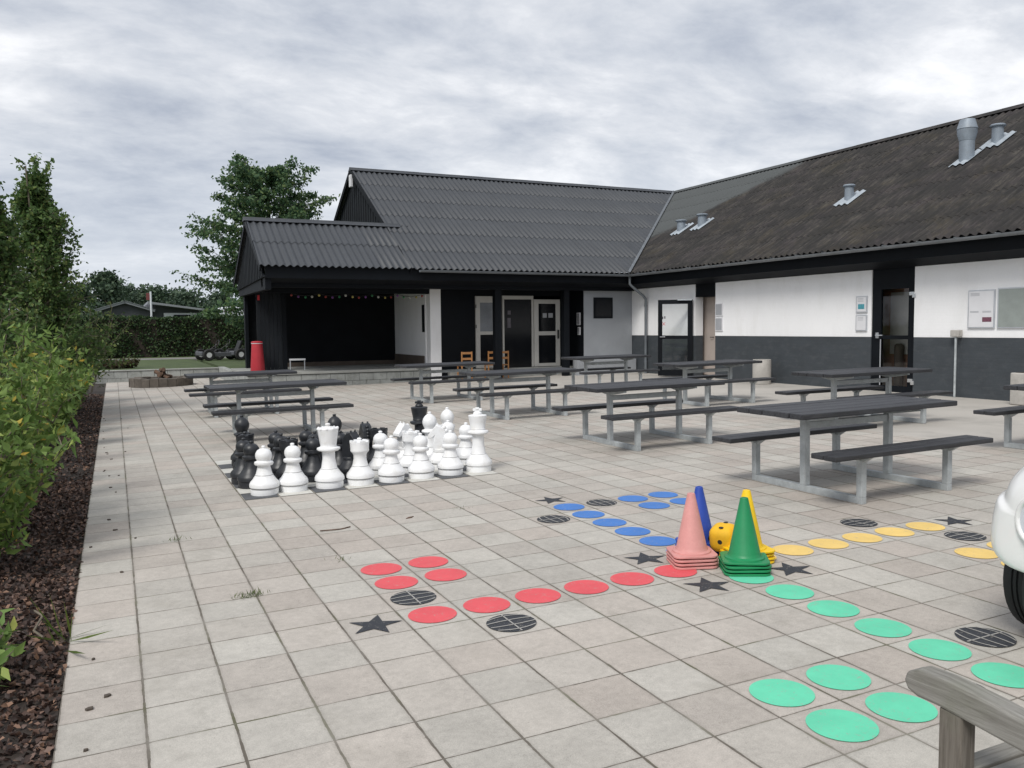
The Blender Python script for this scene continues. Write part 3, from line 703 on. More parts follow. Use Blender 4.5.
for p_, q_ in (((5.68,EY+.02,EZ-.05),(5.68,RYY,RZ-.06)),((5.68,2*RYY-EY-.02,EZ-.05),(5.68,RYY,RZ-.06)),((1.77,EY+.02,EZ-.06),(1.77,pry,pz-.06)),((1.77,22.18,2.96),(1.77,pry,pz-.06))):
    hp('barge_board', MB().bar(p_, q_, .03, .165), M['black'])
def boards(x, tri, m, pitch=.135, face=-1):
    """vertical gable boards on plane x, tri = [(y,z) left low, apex, right low]"""
    (y0,z0),(ya,za),(y1,z1) = tri; b = MB(); y = y0
    def top(t): return z0+(za-z0)*(t-y0)/(ya-y0) if t <= ya else za+(z1-za)*(t-ya)/(y1-ya)
    def low(t): return z0+(z1-z0)*(t-y0)/(y1-y0)
    i = 0
    while y < y1-.01:
        ye = min(y1, y+pitch-.012); o = x-(.018 if i % 2 else 0)
        b.prism([(y,low(y)),(ye,low(ye)),(ye,max(low(ye)+.01,top(ye))),(y,max(low(y)+.01,top(y)))], 'X', o-.01, o+.03); y += pitch; i += 1
    return b
hp('main_gable_boards', boards(5.84, [(EY+.1,EZ-.02),(RYY,RZ-.1),(2*RYY-EY-.1,EZ-.02)], M['blackrough']), M['blackrough'])
hp('porch_gable_boards', boards(1.87, [(EY+.05,2.93),(pry,pz-.1),(22.1,2.80)], M['blackrough']), M['blackrough'])
lamp = MB().box(5.60,5.70,RYY-.28,RYY-.10,RZ-.62,RZ-.22); hp('gable_lamp', lamp, M['sign'], bevel=.02)

# eaves: fascia, soffit, gutters
f = MB()
f.box(1.9, 12.78, 17.20, 17.25, 2.90, 3.225)             # fascia over the courtyard side
f.box(1.9, 13.1, 17.62, 17.86, 2.70, 2.95)              # beam
f.box(1.9, 2.05, 17.25, 22.1, 2.62, 2.93)
hp('fascia', f, M['black'], bevel=.004)
s = MB(); s.add([(1.9,17.25,2.92),(13.1,17.25,2.92),(13.1,17.62,2.80),(1.9,17.62,2.80)], [(0,1,2,3)])
s.box(2.05, 7.07, 17.86, 22.0, 2.78, 2.82); s.box(7.07, 13.16, 17.86, 19.4, 2.78, 2.82)
hp('soffit', s, M['black'])
f = MB(); f.box(12.74, 12.78, -4, 17.25, 2.88, 3.25); hp('wing_fascia', f, M['black'])
s = MB(); s.add([(12.78,-4,2.90),(12.78,17.4,2.90),(13.17,17.86,2.755),(13.17,-4,2.755)], [(0,1,2,3)]); hp('wing_soffit', s, M['black'])
def gutter(p, q_, m, nrm):
    b = MB(); p, q_ = Vector(p), Vector(q_); nrm = Vector(nrm); r = .062; k = 8
    for t in (p, q_):
        for i in range(k+1):
            an = math.pi+math.pi*i/k; b.v.append(tuple(t+nrm*(r*math.cos(an))+Vector((0,0,r*math.sin(an)))))
        for i in range(k, -1, -1):
            an = math.pi+math.pi*i/k; b.v.append(tuple(t+nrm*((r-.006)*math.cos(an))+Vector((0,0,(r-.006)*math.sin(an)))))
    m_ = 2*(k+1)
    for i in range(m_): b.f.append((i, (i+1) % m_, m_+(i+1) % m_, m_+i))
    b.f += [tuple(range(m_)), tuple(range(m_, 2*m_))[::-1]]
    return b
hp('gutter', gutter((5.9,17.06,3.17),(12.62,17.06,3.16), 0, (0,1,0)), M['pipe'], smooth=40)
hp('gutter', gutter((12.55,17.1,3.16),(12.55,-4,3.17), 0, (1,0,0)), M['zinc'], smooth=40)
bk = MB()
for i in range(26): bk.bar((12.48,16.6-i*.8,3.18),(12.62,16.6-i*.8,3.18),.025,.012)
hp('gutter_brackets', bk, M['zinc'])
dp = MB().tube([(12.58,17.10,3.12),(12.58,17.10,2.88),(12.66,17.08,2.80),(13.0,16.99,2.52),(13.07,16.97,2.42),(13.07,16.97,.16)], .04, 12)
for z in (2.2, 1.2, .5): dp.tube([(13.07,16.97,z),(13.07,16.97,z+.05)], .046, 12)
hp('downpipe', dp, M['pipe'], smooth=40)

# wing wall: white above a dark plinth, two door openings
WX = 13.17; WT = 13.45; ZB, ZM, ZT = .10, 1.325, 2.76
segs = [(14.70,18.3),(8.65,13.83),(-4,7.58)]
w = MB(); k = MB()
for y0, y1 in segs: w.box(WX, WT, y0, y1, ZM, ZT); k.box(WX+.004, WT, y0, y1, ZB, ZM)
hp('upper_wall', w, M['white'], bevel=.006); hp('plinth_wall', k, M['grey'], bevel=.004)
w = MB(); w.box(WX+.02, WT, 13.83, 14.70, 2.40, ZT); hp('door_header', w, M['black'])
# back side and end walls close the building
w = MB(); w.box(24.1, 24.3, -4, 29, .0, 3.15); w.box(13.5, 24.1, -3.9, -3.7, 0, 3.15); w.box(5.95, 24.1, 28.7, 28.9, 0, 3.1); w.box(5.95, 6.15, 22.1, 28.7, 0, 3.15)
hp('outer_wall', w, M['blackrough'])
# room behind the open door
w = MB(); w.box(13.45, 15.2, 15.30, 15.38, .12, 2.7); w.box(13.45, 15.2, 13.50, 13.58, .12, 2.7); w.box(15.2, 15.3, 13.5, 15.38, .12, 2.7); w.box(13.45, 15.3, 13.5, 15.38, 2.62, 2.7)
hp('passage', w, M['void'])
w = MB(); w.box(13.20, 15.2, 13.58, 15.30, .10, .17); hp('passage_floor', w, M['slab'])
dr = hp('inner_door', MB().box(13.56, 13.60, 14.10, 14.93, .22, 2.40), M['beige'], bevel=.004)
hd = MB().tube([(13.555,14.36,1.28),(13.51,14.36,1.28),(13.51,14.46,1.28)], .011, 8); obj('handle', hd, M['trim'], dr, world=False).data.transform(Matrix.Translation(-Vector(H.location)))
hp('door_frame', MB().box(13.50,13.62,14.93,15.03,.17,2.42), M['doorwhite'])
# glazed leaf standing open
leaf = bpy.data.objects.new('open_door', None)
al = R(52); hinge = Vector((13.12, 14.74, .20)); dirv = Vector((-math.sin(al), math.cos(al), 0))
def leafpt(a, z, o=0): 
    nv = Vector((-dirv.y, dirv.x, 0)); return hinge+dirv*a+nv*o+Vector((0,0,z))
L_, HH = .96, 2.14
fr = MB()
for a0, a1, z0, z1 in ((0,.14,0,HH),(L_-.12,L_,0,HH),(.14,L_-.12,HH-.12,HH),(.14,L_-.12,0,.17),(.14,L_-.12,1.04,1.13)):
    fr.bar(leafpt((a0+a1)/2, z0), leafpt((a0+a1)/2, z1), a1-a0, .05, up=tuple(dirv.cross(Vector((0,0,1)))))
ld = hp('open_door', fr, M['black'], bevel=.003)
def sub(name, mb, m, parent, **k_):
    mb.shift(-Vector(H.location)); return obj(name, mb, m, parent, **k_)
gl = MB()
for z0, z1 in ((.17,1.04),(1.13,HH-.12)):
    gl.add([leafpt(.14,z0,.0), leafpt(L_-.12,z0,.0), leafpt(L_-.12,z1,.0), leafpt(.14,z1,.0)], [(0,1,2,3)])
sub('pane', gl, M['pane'], ld)
sd = -1 if (leafpt(0,0,1)-Vector((-1.56,-4.37,0))).length > (leafpt(0,0,-1)-Vector((-1.56,-4.37,0))).length else 1
hd = MB().tube([leafpt(L_-.06,1.10,sd*.02), leafpt(L_-.06,1.10,sd*.07), leafpt(L_-.20,1.10,sd*.07)], .012, 8); sub('handle', hd, M['chrome'], ld, smooth=40)
hd = MB().bar(leafpt(.02,HH-.01,sd*.05), leafpt(.42,HH-.01,sd*.06), .05, .03); sub('door_closer', hd, M['chrome'], ld)
st = MB()
for a0, z in ((.86,1.60),(.80,1.61)): st.bar(leafpt(a0-.03,z,sd*.004), leafpt(a0-.03,z+.07,sd*.004), .035, .004, up=tuple(dirv.cross(Vector((0,0,1)))))
sub('black_sticker', st, M['print'], ld)
st = MB(); c_ = leafpt(.80,1.46,sd*.004)
st.bar(leafpt(.76,1.42,sd*.004), leafpt(.84,1.51,sd*.004), .012, .003, up=tuple(dirv.cross(Vector((0,0,1))))); st.bar(leafpt(.84,1.42,sd*.006), leafpt(.76,1.51,sd*.006), .012, .003, up=tuple(dirv.cross(Vector((0,0,1)))))
sub('red_cross_sticker', st, M['redprint'], ld)

# closed glazed door
fr = MB(); fx0, fx1 = 13.20, 13.26
for y0, y1, z0, z1 in ((8.42,8.65,.10,ZT),(7.58,7.74,.10,ZT),(7.74,8.42,2.33,ZT),(7.74,8.42,.10,.30),(7.74,8.42,1.28,1.36)): fr.box(fx0, fx1, y0, y1, z0, z1)
cd = hp('closed_door', fr, M['black'], bevel=.003)
gl = MB().add([(13.23,7.74,.3),(13.23,8.42,.3),(13.23,8.42,1.28),(13.23,7.74,1.28),(13.23,7.74,1.36),(13.23,8.42,1.36),(13.23,8.42,2.33),(13.23,7.74,2.33)], [(0,1,2,3),(4,5,6,7)]); sub('pane', gl, M['pane'], cd)
hd = MB().tube([(13.20,8.50,1.36),(13.14,8.50,1.36),(13.14,8.32,1.36)], .012, 8); hd.box(13.185,13.2,8.46,8.54,1.30,1.42); sub('handle', hd, M['chrome'], cd, smooth=40)
hg = MB()
for z in (2.18, .40): hg.box(13.16,13.2,7.58,7.70,z,z+.07); hg.box(13.15,13.19,7.54,7.62,z-.05,z+.03)
sub('hinge', hg, M['chrome'], cd, bevel=.004)
sub('steel_edge', MB().box(13.19,13.20,8.405,8.425,.3,1.28), M['alu'], cd)
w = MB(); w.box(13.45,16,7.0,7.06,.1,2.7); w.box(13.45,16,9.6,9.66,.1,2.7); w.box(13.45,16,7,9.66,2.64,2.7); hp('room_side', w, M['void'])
hp('room_back', MB().box(13.78,13.86,7.3,9.6,.16,2.64), M['brownwall'])
hp('room_board', MB().box(13.72,13.775,7.5,8.62,.95,2.28), M['taupe']); 
w = MB().box(13.45,15.3,7.0,9.66,.1,.16); hp('room_floor', w, M['brown'])
ch = MB(); ch.lathe([(.09,0),(.09,.6),(.10,.85),(.09,.98),(.05,1.02)], 16, (13.62,8.30,.16)); hp('armchair_back', ch, M['brown'], smooth=50)

# back range: recessed entrance, grey wall, stage opening
w = MB(); w.box(11.42, WX-.003, 17.86, 18.1, .08, 2.78); hp('grey_wall', w, M['midgrey'], bevel=.006)
w = MB(); w.box(11.42, 11.62, 18.1, 18.9, .08, 2.78); w.box(11.40,11.42,17.87,18.9,.08,2.78); hp('return_wall', w, M['black'])
w = MB(); w.box(11.02, 13.12, 17.55, 17.857, .10, .60); hp('low_ledge', w, M['midgrey'], bevel=.01)
w = MB(); w.box(11.76, 12.45, 17.845, 17.862, 1.86, 2.50); wn = hp('window', w, M['black'], bevel=.003)
sub('pane', MB().box(11.82,12.39,17.838,17.846,1.92,2.44), M['darkpane'], wn)
w = MB(); w.box(7.07, 8.20, 18.76, 18.9, .1, 2.8); w.box(8.98, 9.08, 18.76, 18.9, .1, 2.8); w.box(11.08, 11.42, 18.76, 18.9, .1, 2.8); w.box(8.2, 11.1, 18.76, 18.9, 2.57, 2.8); w.box(8.2,11.1,18.8,18.9,.1,.40)
hp('entrance_wall', w, M['black'])
w = MB(); w.box(7.3, 11.4, 18.50, 18.76, .06, .385); hp('entrance_step', w, M['slab'], bevel=.01)
for xa_, xb_ in ((8.36,8.57),(10.62,10.80)): hp('porch_post', MB().box(xa_,xb_,17.64,17.84,.08,2.72), M['black'], bevel=.008)
# tall off-white panel door at left
fr = MB()
for x0, x1, z0, z1 in ((8.20,8.34,.40,2.55),(8.84,8.98,.40,2.55),(8.34,8.84,2.36,2.55),(8.34,8.84,1.40,1.50),(8.34,8.84,.40,.55)): fr.box(x0, x1, 18.70, 18.76, z0, z1)
dd = hp('side_door', fr, M['doorwhite'], bevel=.004)
sub('upper_pane', MB().box(8.34,8.84,18.72,18.73,1.50,2.36), M['hazypane'], dd); sub('lower_pane', MB().box(8.34,8.84,18.72,18.73,.55,1.40), M['darkpane'], dd)
hg = MB(); hg.box(8.19,8.215,18.68,18.7,2.2,2.3); hg.box(8.19,8.215,18.68,18.7,1.6,1.7); sub('hinge', hg, M['trim'], dd)
# dark doorway with its frame and the open off-white leaf
fr = MB()
for x0, x1, z0, z1 in ((9.08,9.13,.40,2.57),(10.06,10.12,.40,2.57),(9.13,10.06,2.46,2.57)): fr.box(x0, x1, 18.69, 18.76, z0, z1)
dd = hp('doorway', fr, M['doorwhite'], bevel=.003)
sub('dark_pane', MB().box(9.13,10.06,18.73,18.74,.40,2.46), M['darkpane'], dd)
nt_ = MB(); nt_.box(9.26,9.36,18.722,18.729,2.0,2.12); nt_.box(9.25,9.36,18.722,18.729,1.6,1.9); sub('faint_notice', nt_, M['print'], dd)
fr = MB()
for x0, x1, z0, z1 in ((10.12,10.27,.40,2.46),(10.87,11.02,.40,2.46),(10.27,10.87,2.33,2.46),(10.27,10.87,1.36,1.48),(10.27,10.87,.40,.50)): fr.box(x0, x1, 18.64, 18.69, z0, z1)
dd = hp('white_framed_door', fr, M['doorwhite'], bevel=.004)
gl = MB(); gl.box(10.27,10.87,18.66,18.67,1.48,2.33); gl.box(10.27,10.87,18.66,18.67,.50,1.36); sub('pane', gl, M['darkpane'], dd)
hd = MB(); hd.box(10.92,10.97,18.60,18.64,1.25,1.52); sub('handle', hd, M['trim'], dd, bevel=.006)
nt_ = MB(); nt_.box(10.42,10.56,18.65,18.659,1.90,2.04); nt_.box(10.62,10.77,18.65,18.659,1.90,2.04); sub('paper_notice', nt_, M['signgrey'], dd)

# stage: white column, side wall, dark back and side panel
w = MB(); w.box(6.73, 7.06, 18.6, 18.95, .05, 2.78); hp('white_column', w, M['white'], bevel=.008)
w = MB(); w.box(6.70, 6.90, 18.95, 21.98, .47, 2.78); hp('stage_side_wall', w, M['white'])
w = MB(); w.box(6.675, 6.697, 19.05, 21.9, .47, .80); hp('stage_skirting', w, M['brown'])
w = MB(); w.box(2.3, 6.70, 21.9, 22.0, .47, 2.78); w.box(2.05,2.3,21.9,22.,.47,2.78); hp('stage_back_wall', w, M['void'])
w = MB(); w.box(2.9, 6.69, 21.87, 21.897, .47, .60); hp('stage_back_skirting', w, M['brown'])
w = MB()
for i in range(6): w.box(2.05+i*.114, 2.05+i*.114+.108, 19.80, 19.84, .47, 2.74)
hp('stage_side_panel', w, M['blackrough'], bevel=.004)
hp('stage_post', MB().box(2.74, 2.86, 19.76, 19.9, .47, 2.74), M['black'], bevel=.006); hp('stage_post', MB().box(2.0, 2.1, 21.7, 21.95, -.1, 2.62), M['black'], bevel=.006)
hp('stage_beam', MB().box(2.05, 6.72, 18.62, 18.8, 2.60, 2.79), M['black'])
ex = MB(); ex.box(6.665,6.698,19.0,19.16,1.5,2.3); hp('wall_conduit', ex, M['black'], bevel=.006)
nt_ = MB().box(2.085,2.145,19.79,19.798,2.44,2.58); hp('small_red_sign', nt_, M['redprint'])

# stage platform (separate low structure built of blocks)
S = thing('stage_platform', (4.2, 20, 0), 'low concrete block stage platform under the porch roof', 'stage')
b = MB()
for r in range(2):
    z0 = -.02+r*.205; x = 1.6-(.2 if r else 0)
    while x < 6.70:
        x1 = min(6.71, x+.40); xa = max(x, 1.6)
        if x1-xa > .03: b.box(xa+.004, x1-.004, 18.60+random.uniform(0,.006), 18.8, z0, z0+.198)
        x += .40
    y = 18.8
    while y < 25.4: b.box(1.60, 1.8, y+.004, y+.396, z0, z0+.198); y += .4
obj('block_wall', b, M['kerb'], S, world=True, bevel=.006)
obj('core', MB().box(1.66, 6.7, 18.66, 21.95, -.1, .40), M['dark'], S, world=True)
obj('slab', MB().box(1.58, 6.70, 18.57, 21.95, .40, .47), M['slab'], S, world=True, bevel=.008)
# lawn and its retaining wall
rw = thing('retaining_wall', (-1, 25.5, -.05), 'low grey block retaining wall along the edge of the lawn', 'wall')
b = MB()
for r in range(2):
    x = -5-(.2 if r else 0)
    while x < 1.6:
        b.box(x+.004, min(1.59, x+.396), 25.42+random.uniform(0,.008), 25.6, -.12+r*.225, -.12+r*.225+.218); x += .40
obj('blocks', b, M['kerb'], rw, world=True, bevel=.006)
obj('cap', MB().box(-5, 1.59, 25.40, 25.62, .33, .365), M['slab'], rw, world=True, bevel=.005)
struct('lawn', MB().box(-40, 1.6, 25.62, 36.2, -.15, .34), M['grass'])
l2 = MB().box(1.82, 5.9, 22.2, 36.2, -.15, .339); struct('lawn', l2, M['grass'])
struct('asphalt_path', MB().box(-40, 60, 36.2, 38.6, -.15, .345), M['asphalt'])
struct('far_lawn', MB().box(-60, 60, 38.6, 130, -.15, .338), M['field'])

# roof vents (each fixed through the mossy roof, part of the building)
def slope_z(x): return EZ+P31*(x-EX)
def vent(x, y, r, h, big=False):
    z = slope_z(x); b = MB()
    if big: b.lathe([(r*.80,-.2),(r*.80,.42),(r*.83,.425),(r*.83,.44),(r*1.04,.58),(r*1.05,.68),(r*1.10,.685),(r*1.08,.70),(r*.78,h-.005),(r*.5,h)], 24, (x,y,z))
    else: b.lathe([(r*.9,-.2),(r*.9,h*.86),(r*1.2,h*.88),(r*1.25,h*.94),(r*1.05,h),(r*.3,h+.01)], 20, (x,y,z))
    o = hp('roof_vent', b, M['galv'], smooth=35)
    f = MB(); n = 10; ny_ = 12
    for i in range(n+1):
        for j in range(ny_+1):
            xx_ = x-.30+i*.062; y_ = y-.24+j*.04
            f.v.append((xx_, y_, slope_z(xx_)+.052+.022*math.sin(2*math.pi*(y_+4)/.177)))
    for i in range(n):
        for j in range(ny_): f.f.append((i*(ny_+1)+j, i*(ny_+1)+j+1, (i+1)*(ny_+1)+j+1, (i+1)*(ny_+1)+j))
    sub('flashing', f, M['flash'], o, smooth=60)
vent(16.1, 8.66, .20, .90, True); vent(16.75, 8.38, .135, .40); vent(15.05, 11.05, .12, .38); vent(15.1, 16.87, .15, .36); vent(15.0, 17.8, .15, .34)

# ------------------------------------------------------------------ notices on the walls
def notice(name, y0, y1, z0, z1, label, frame, face, prints, x=13.17):
    t = thing(name, (x, (y0+y1)/2, (z0+z1)/2), label, 'notice')
    obj('frame', MB().box(x-.03, x-.001, y0, y1, z0, z1), frame, t, world=True, bevel=.004)
    obj('sheet', MB().box(x-.034, x-.0305, y0+.025, y1-.025, z0+.025, z1-.025), face, t, world=True)
    for nm, a0, a1, b0, b1, m in prints:   # fractions measured from the left edge as seen and from the top
        ya, yb = y1-(y1-y0)*a0, y1-(y1-y0)*a1; za, zb = z1-(z1-z0)*b0, z1-(z1-z0)*b1
        obj(nm, MB().box(x-.0365, x-.0345, yb, ya, zb, za), m, t, world=True)
    return t
notice('notice_board', 5.83, 6.37, 1.50, 2.22, 'white notice panel with a plum label left of the felt board', M['alu'], M['sign'],
   [('plum_label',.56,.90,.71,.83,M['plum'])]+[('text_line',.10,.44,.08+.03*i,.09+.03*i,M['signgrey']) for i in range(3)]+[('text_line',.10,.42,.55+.025*i,.56+.025*i,M['signgrey']) for i in range(2)]+[('text_line',.56,.88,.55+.025*i,.56+.025*i,M['signgrey']) for i in range(2)])
notice('felt_board', 5.0, 5.78, 1.50, 2.24, 'glazed grey-green felt board in an aluminium frame at the right edge', M['alu'], M['felt'], [])
notice('wall_sign', 8.74, 9.04, 1.85, 2.21, 'small white sign with teal print, upper one left of the closed door', M['alu'], M['sign'], [('teal_print',.22,.78,.48,.78,M['teal'])]+[('text_line',.2,.7,.14+.08*i,.16+.08*i,M['signgrey']) for i in range(3)])
notice('wall_sign', 8.74, 9.04, 1.45, 1.80, 'small white sign with dark print, lower one left of the closed door', M['alu'], M['sign'], [('text_line',.2,.7,.14+.08*i,.16+.08*i,M['signgrey']) for i in range(3)])
notice('wall_sign', 13.50, 13.80, 1.86, 2.20, 'upper grey sign right of the open glazed door', M['sign'], M['signgrey'], [])
notice('wall_sign', 13.50, 13.80, 1.46, 1.82, 'lower grey sign right of the open glazed door', M['sign'], M['signgrey'], [])
notice('paper_notice', 18.02, 18.22, 1.66, 2.04, 'larger white paper notice on the black return wall by the entrance', M['sign'], M['signgrey'], [('text_line',.15,.8,.15+.12*i,.18+.12*i,M['print']) for i in range(6)], 11.40)
notice('paper_notice', 18.02, 18.16, 1.36, 1.60, 'smaller white paper notice below the larger one by the entrance', M['sign'], M['signgrey'], [('text_line',.15,.8,.2+.2*i,.25+.2*i,M['print']) for i in range(3)], 11.40)
# post with box against the wing
t = thing('service_post', (13.08, 6.56, gz(13)), 'slim grey steel post with a small box on top against the wing', 'post')
obj('pole', MB().tube([(0,0,0),(0,0,1.20)], .022, 10), M['steel'], t, smooth=40); obj('box', MB().box(-.05,.07,-.09,.09,1.17,1.30), M['binconc'], t, bevel=.01)
# bins
def round_bin(x, y, r, h, label):
    t = thing('concrete_bin', (x, y, gz(x)), label, 'bin')
    obj('body', MB().lathe([(r*.97,0),(r,.02),(r,h-.03),(r*.96,h),(r*.8,h),(r*.78,h-.12)], 28), M['binconc'], t, smooth=40)
    obj('liner', MB().lathe([(r*.77,h-.14),(r*.78,h-.01),(r*.70,h-.012),(r*.66,h-.13)], 24), M['dark'], t, smooth=40)
round_bin(12.72, 11.5, .22, .60, 'pale round concrete bin against the dark plinth beside the open door')
t = thing('planter_box', (12.85, 4.80, gz(12.85)), 'pale square concrete planter against the wing below the felt board', 'planter')
obj('body', MB().box(-.26,.26,-.33,.33,0,.56), M['binconc'], t, bevel=.02); obj('soil', MB().box(-.2,.2,-.27,.27,.5,.566), M['soil'], t)
t = thing('red_bin', (1.98, 19.4, .47), 'tall red tapered plastic bin at the left end of the stage', 'bin')
obj('body', MB().lathe([(.19,0),(.195,.02),(.145,.76),(.14,.80)], 24), M['binred'], t, smooth=40)
obj('lid', MB().lathe([(.155,.79),(.157,.81),(.135,.83),(.05,.84),(.01,.842)], 24), M['binred'], t, smooth=40)
obj('rim', MB().lathe([(.144,.765),(.156,.77),(.156,.782),(.144,.785)], 24), M['sign'], t, smooth=40)
# small white trestle on the stage
t = thing('low_trestle', (3.1, 19.6, .47), 'small white metal trestle on the stage by the dark panel', 'trestle')
obj('top_rail', MB().bar((-.22,0,.30),(.22,0,.30),.09,.05), M['sign'], t, bevel=.006)
for s in (-.2, .2): obj('leg', MB().tube([(s,0,.28),(s,0,0)], .016, 8), M['alu'], t, smooth=40)
# string lights
t = thing('string_lights', (4.6, 18.9, 2.62), 'string of small coloured lights hanging under the stage beam', 'string lights')
pts = [(-1.75+3.75*i/40, .02*math.sin(i*1.3), -.03-.055*abs(math.sin(i*math.pi/8))) for i in range(41)]
obj('cable', MB().tube(pts, .006, 6), M['trim'], t)
bm_ = [mat('bulb_red', (.35,.05,.04), .3, bmp=0), mat('bulb_green', (.04,.25,.10), .3, bmp=0), mat('bulb_yellow', (.5,.42,.12), .3, bmp=0), mat('bulb_violet', (.18,.06,.25), .3, bmp=0), mat('bulb_white', (.6,.6,.55), .3, bmp=0)]
for i in range(0, 41, 2):
    x, y, z = pts[i]; obj('bulb', MB().ball((x, y, z-.04), .034, 8, 6), bm_[(i//2*3) % 5], t, smooth=60)

# ------------------------------------------------------------------ wooden chairs by the entrance
def chair(loc, rz, label):
    t = thing('wooden_chair', loc, label, 'chair', 'orange wooden chairs by the entrance', rz)
    obj('seat', MB().box(-.2,.2,-.2,.2,.42,.45), M['chairwood'], t, bevel=.008)
    for sx_ in (-.18,.18):
        obj('leg', MB().box(sx_-.02,sx_+.02,-.2,-.16,0,.42), M['chairwood'], t, bevel=.005); obj('leg', MB().box(sx_-.02,sx_+.02,.17,.21,0,.88), M['chairwood'], t, bevel=.005)
    bkk = MB()
    for z in (.62,.80): bkk.box(-.16,.16,.18,.20,z,z+.07)
    obj('backrest', bkk, M['chairwood'], t, bevel=.005)
    obj('rail', MB().box(-.17,.17,-.19,-.17,.22,.25), M['chairwood'], t)
    return t
c0 = chair((7.62,18.20,.115), R(180), 'orange wooden chair standing alone left of the white side door')
c0.scale = (.86,.86,.92)
dup(c0, (8.5,18.25,.115), R(175), 'orange wooden chair in front of the white side door, the left of that pair')
dup(c0, (8.78,18.2,.115), R(184), 'orange wooden chair half hidden behind the black porch post')

# ------------------------------------------------------------------ fire pit
t = thing('fire_pit', (-.32, 22.5, gz(-.3)), 'round rough stone fire pit with charred logs near the retaining wall', 'fire pit')
b = MB()
for i in range(22):
    a0, a1 = 2*math.pi*i/22+.001, 2*math.pi*(i+1)/22-.001; r0, r1 = .62+random.uniform(-.02,.02), .88+random.uniform(-.02,.02); h = .25+random.uniform(-.015,.015)
    b.prism([(r0*math.cos(a0),r0*math.sin(a0)),(r1*math.cos(a0),r1*math.sin(a0)),(r1*math.cos(a1),r1*math.sin(a1)),(r0*math.cos(a1),r0*math.sin(a1))], 'Z', -.02, h)
obj('stone_ring', b, M['stone'], t, bevel=.02)
obj('ash_bed', MB().lathe([(.63,.0),(.63,.16),(.01,.2)], 24), M['dark'], t)
for i in range(9):
    a = random.uniform(0,6.28); r = .35; q0 = (r*math.cos(a), r*math.sin(a), .2+random.uniform(0,.05)); q1 = (-r*.6*math.cos(a+.4), -r*.6*math.sin(a+.4), .36+random.uniform(-.05,.16))
    obj('log', MB().tube([q0, q1], .035+random.uniform(0,.03), 8), M['firewood'], t)

# ------------------------------------------------------------------ pedal karts on the lawn
def kart(loc, rz, label):
    t = thing('pedal_kart', loc, label, 'pedal kart', 'black pedal karts parked on the lawn', rz)
    f = MB()
    for s in (-.22,.22): f.tube([(-.8,s*.6,.24),(-.2,s,.20),(.7,s,.20)], .03, 8)
    f.tube([(-.75,-.42,.24),(-.75,.42,.24)], .03, 8); f.tube([(.62,-.45,.22),(.62,.45,.22)], .03, 8)
    obj('frame', f, M['kart'], t, smooth=40)
    for x in (-.75,.62):
        for s in (-1,1):
            w_ = MB(); n = 20; prof = [(.10,-.055),(.19,-.06),(.215,-.03),(.215,.03),(.19,.06),(.10,.055)]
            vs = [(x+r*math.cos(2*math.pi*j/n), s*.48+y, .215+r*math.sin(2*math.pi*j/n)) for r, y in prof for j in range(n)]
            w_.add(vs, [(i*n+j, i*n+(j+1)%n, (i+1)*n+(j+1)%n, (i+1)*n+j) for i in range(5) for j in range(n)])
            wh = obj('wheel', w_, M['rubber'], t, smooth=40)
            h_ = MB(); h_.tube([(x,s*.48-.05,.215),(x,s*.48+.05,.215)], .105, 14); obj('rim', h_, M['sign'], wh, smooth=40)
    obj('seat', MB().prism([(.05,.28),(.45,.26),(.62,.70),(.56,.72),(.40,.34),(.05,.33)], 'Y', -.19, .19), M['kart'], t, bevel=.015)
    obj('bumper', MB().box(-.98,-.90,-.36,.36,.18,.34), M['kartgrey'], t, bevel=.03)
    obj('side_panel', MB().box(-.55,.45,-.36,-.30,.14,.30), M['kartgrey'], t, bevel=.02)
    n = 20; ring = [(-.28+.05*math.sin(2*math.pi*i/n), .16*math.cos(2*math.pi*i/n), .60+.15*math.sin(2*math.pi*i/n)) for i in range(n+1)]
    sw = MB().tube(ring, .015, 6); sw.tube([(-.7,0,.3),(-.28,0,.60)], .015, 6); obj('steering_wheel', sw, M['kart'], t, smooth=40)
    return t
k0 = kart((2.75,33.6,.34), R(12), 'black pedal kart on the lawn, leftmost of the row before the hedge')
k0.scale = (1.15,1.15,1.15)
dup(k0, (3.3,34.4,.34), R(8), 'black pedal kart in the middle of the row before the hedge')
dup(k0, (4.0,33.7,.34), R(15), 'black pedal kart nearest the red bin in the row before the hedge')

# ------------------------------------------------------------------ weathered garden bench (lower right)
t = thing('garden_bench', (.452,-2.9,gz(.4)), 'weathered grey teak garden bench with curved armrests in the lower right corner', 'bench')
BL = 1.55
def arm(x):
    prof = [(.132,.578),(.145,.60),(.135,.628),(.10,.645),(.02,.648),(-.12,.638),(-.26,.620),(-.40,.612),(-.52,.618),(-.52,.545),(-.40,.536),(-.26,.540),(-.12,.553),(.02,.566),(.10,.566)]
    b = MB(); b.prism(prof, 'X', x-.034, x+.034); return b
for x in (0, BL):
    obj('armrest', arm(x), M['armwood'], t, bevel=.009)
    obj('leg', MB().box(x-.029,x+.029,-.034,.034,-.01,.566), M['postwood'], t, bevel=.005)
    b = MB(); b.bar((x,-.50,-.01),(x,-.52,.50),.068,.062,(0,1,0)); b.bar((x,-.52,.48),(x,-.66,.92),.068,.062,(0,1,0)); obj('leg', b, M['postwood'], t, bevel=.005)
    obj('side_rail', MB().box(x-.025,x+.025,-.48,-.034,.32,.40), M['postwood'], t, bevel=.004)
s = MB()
for i in range(7): s.box(-.02 if i else .036, BL+.02 if i else BL-.036, -.46+.078*i-.03, -.46+.078*i+.032, .402-.004*i, .424-.004*i)
obj('seat', s, M['slatwood'], t, bevel=.005)
obj('front_rail', MB().box(.034,BL-.034,-.028,-.002,.30,.375), M['slatwood'], t, bevel=.004)
b = MB()
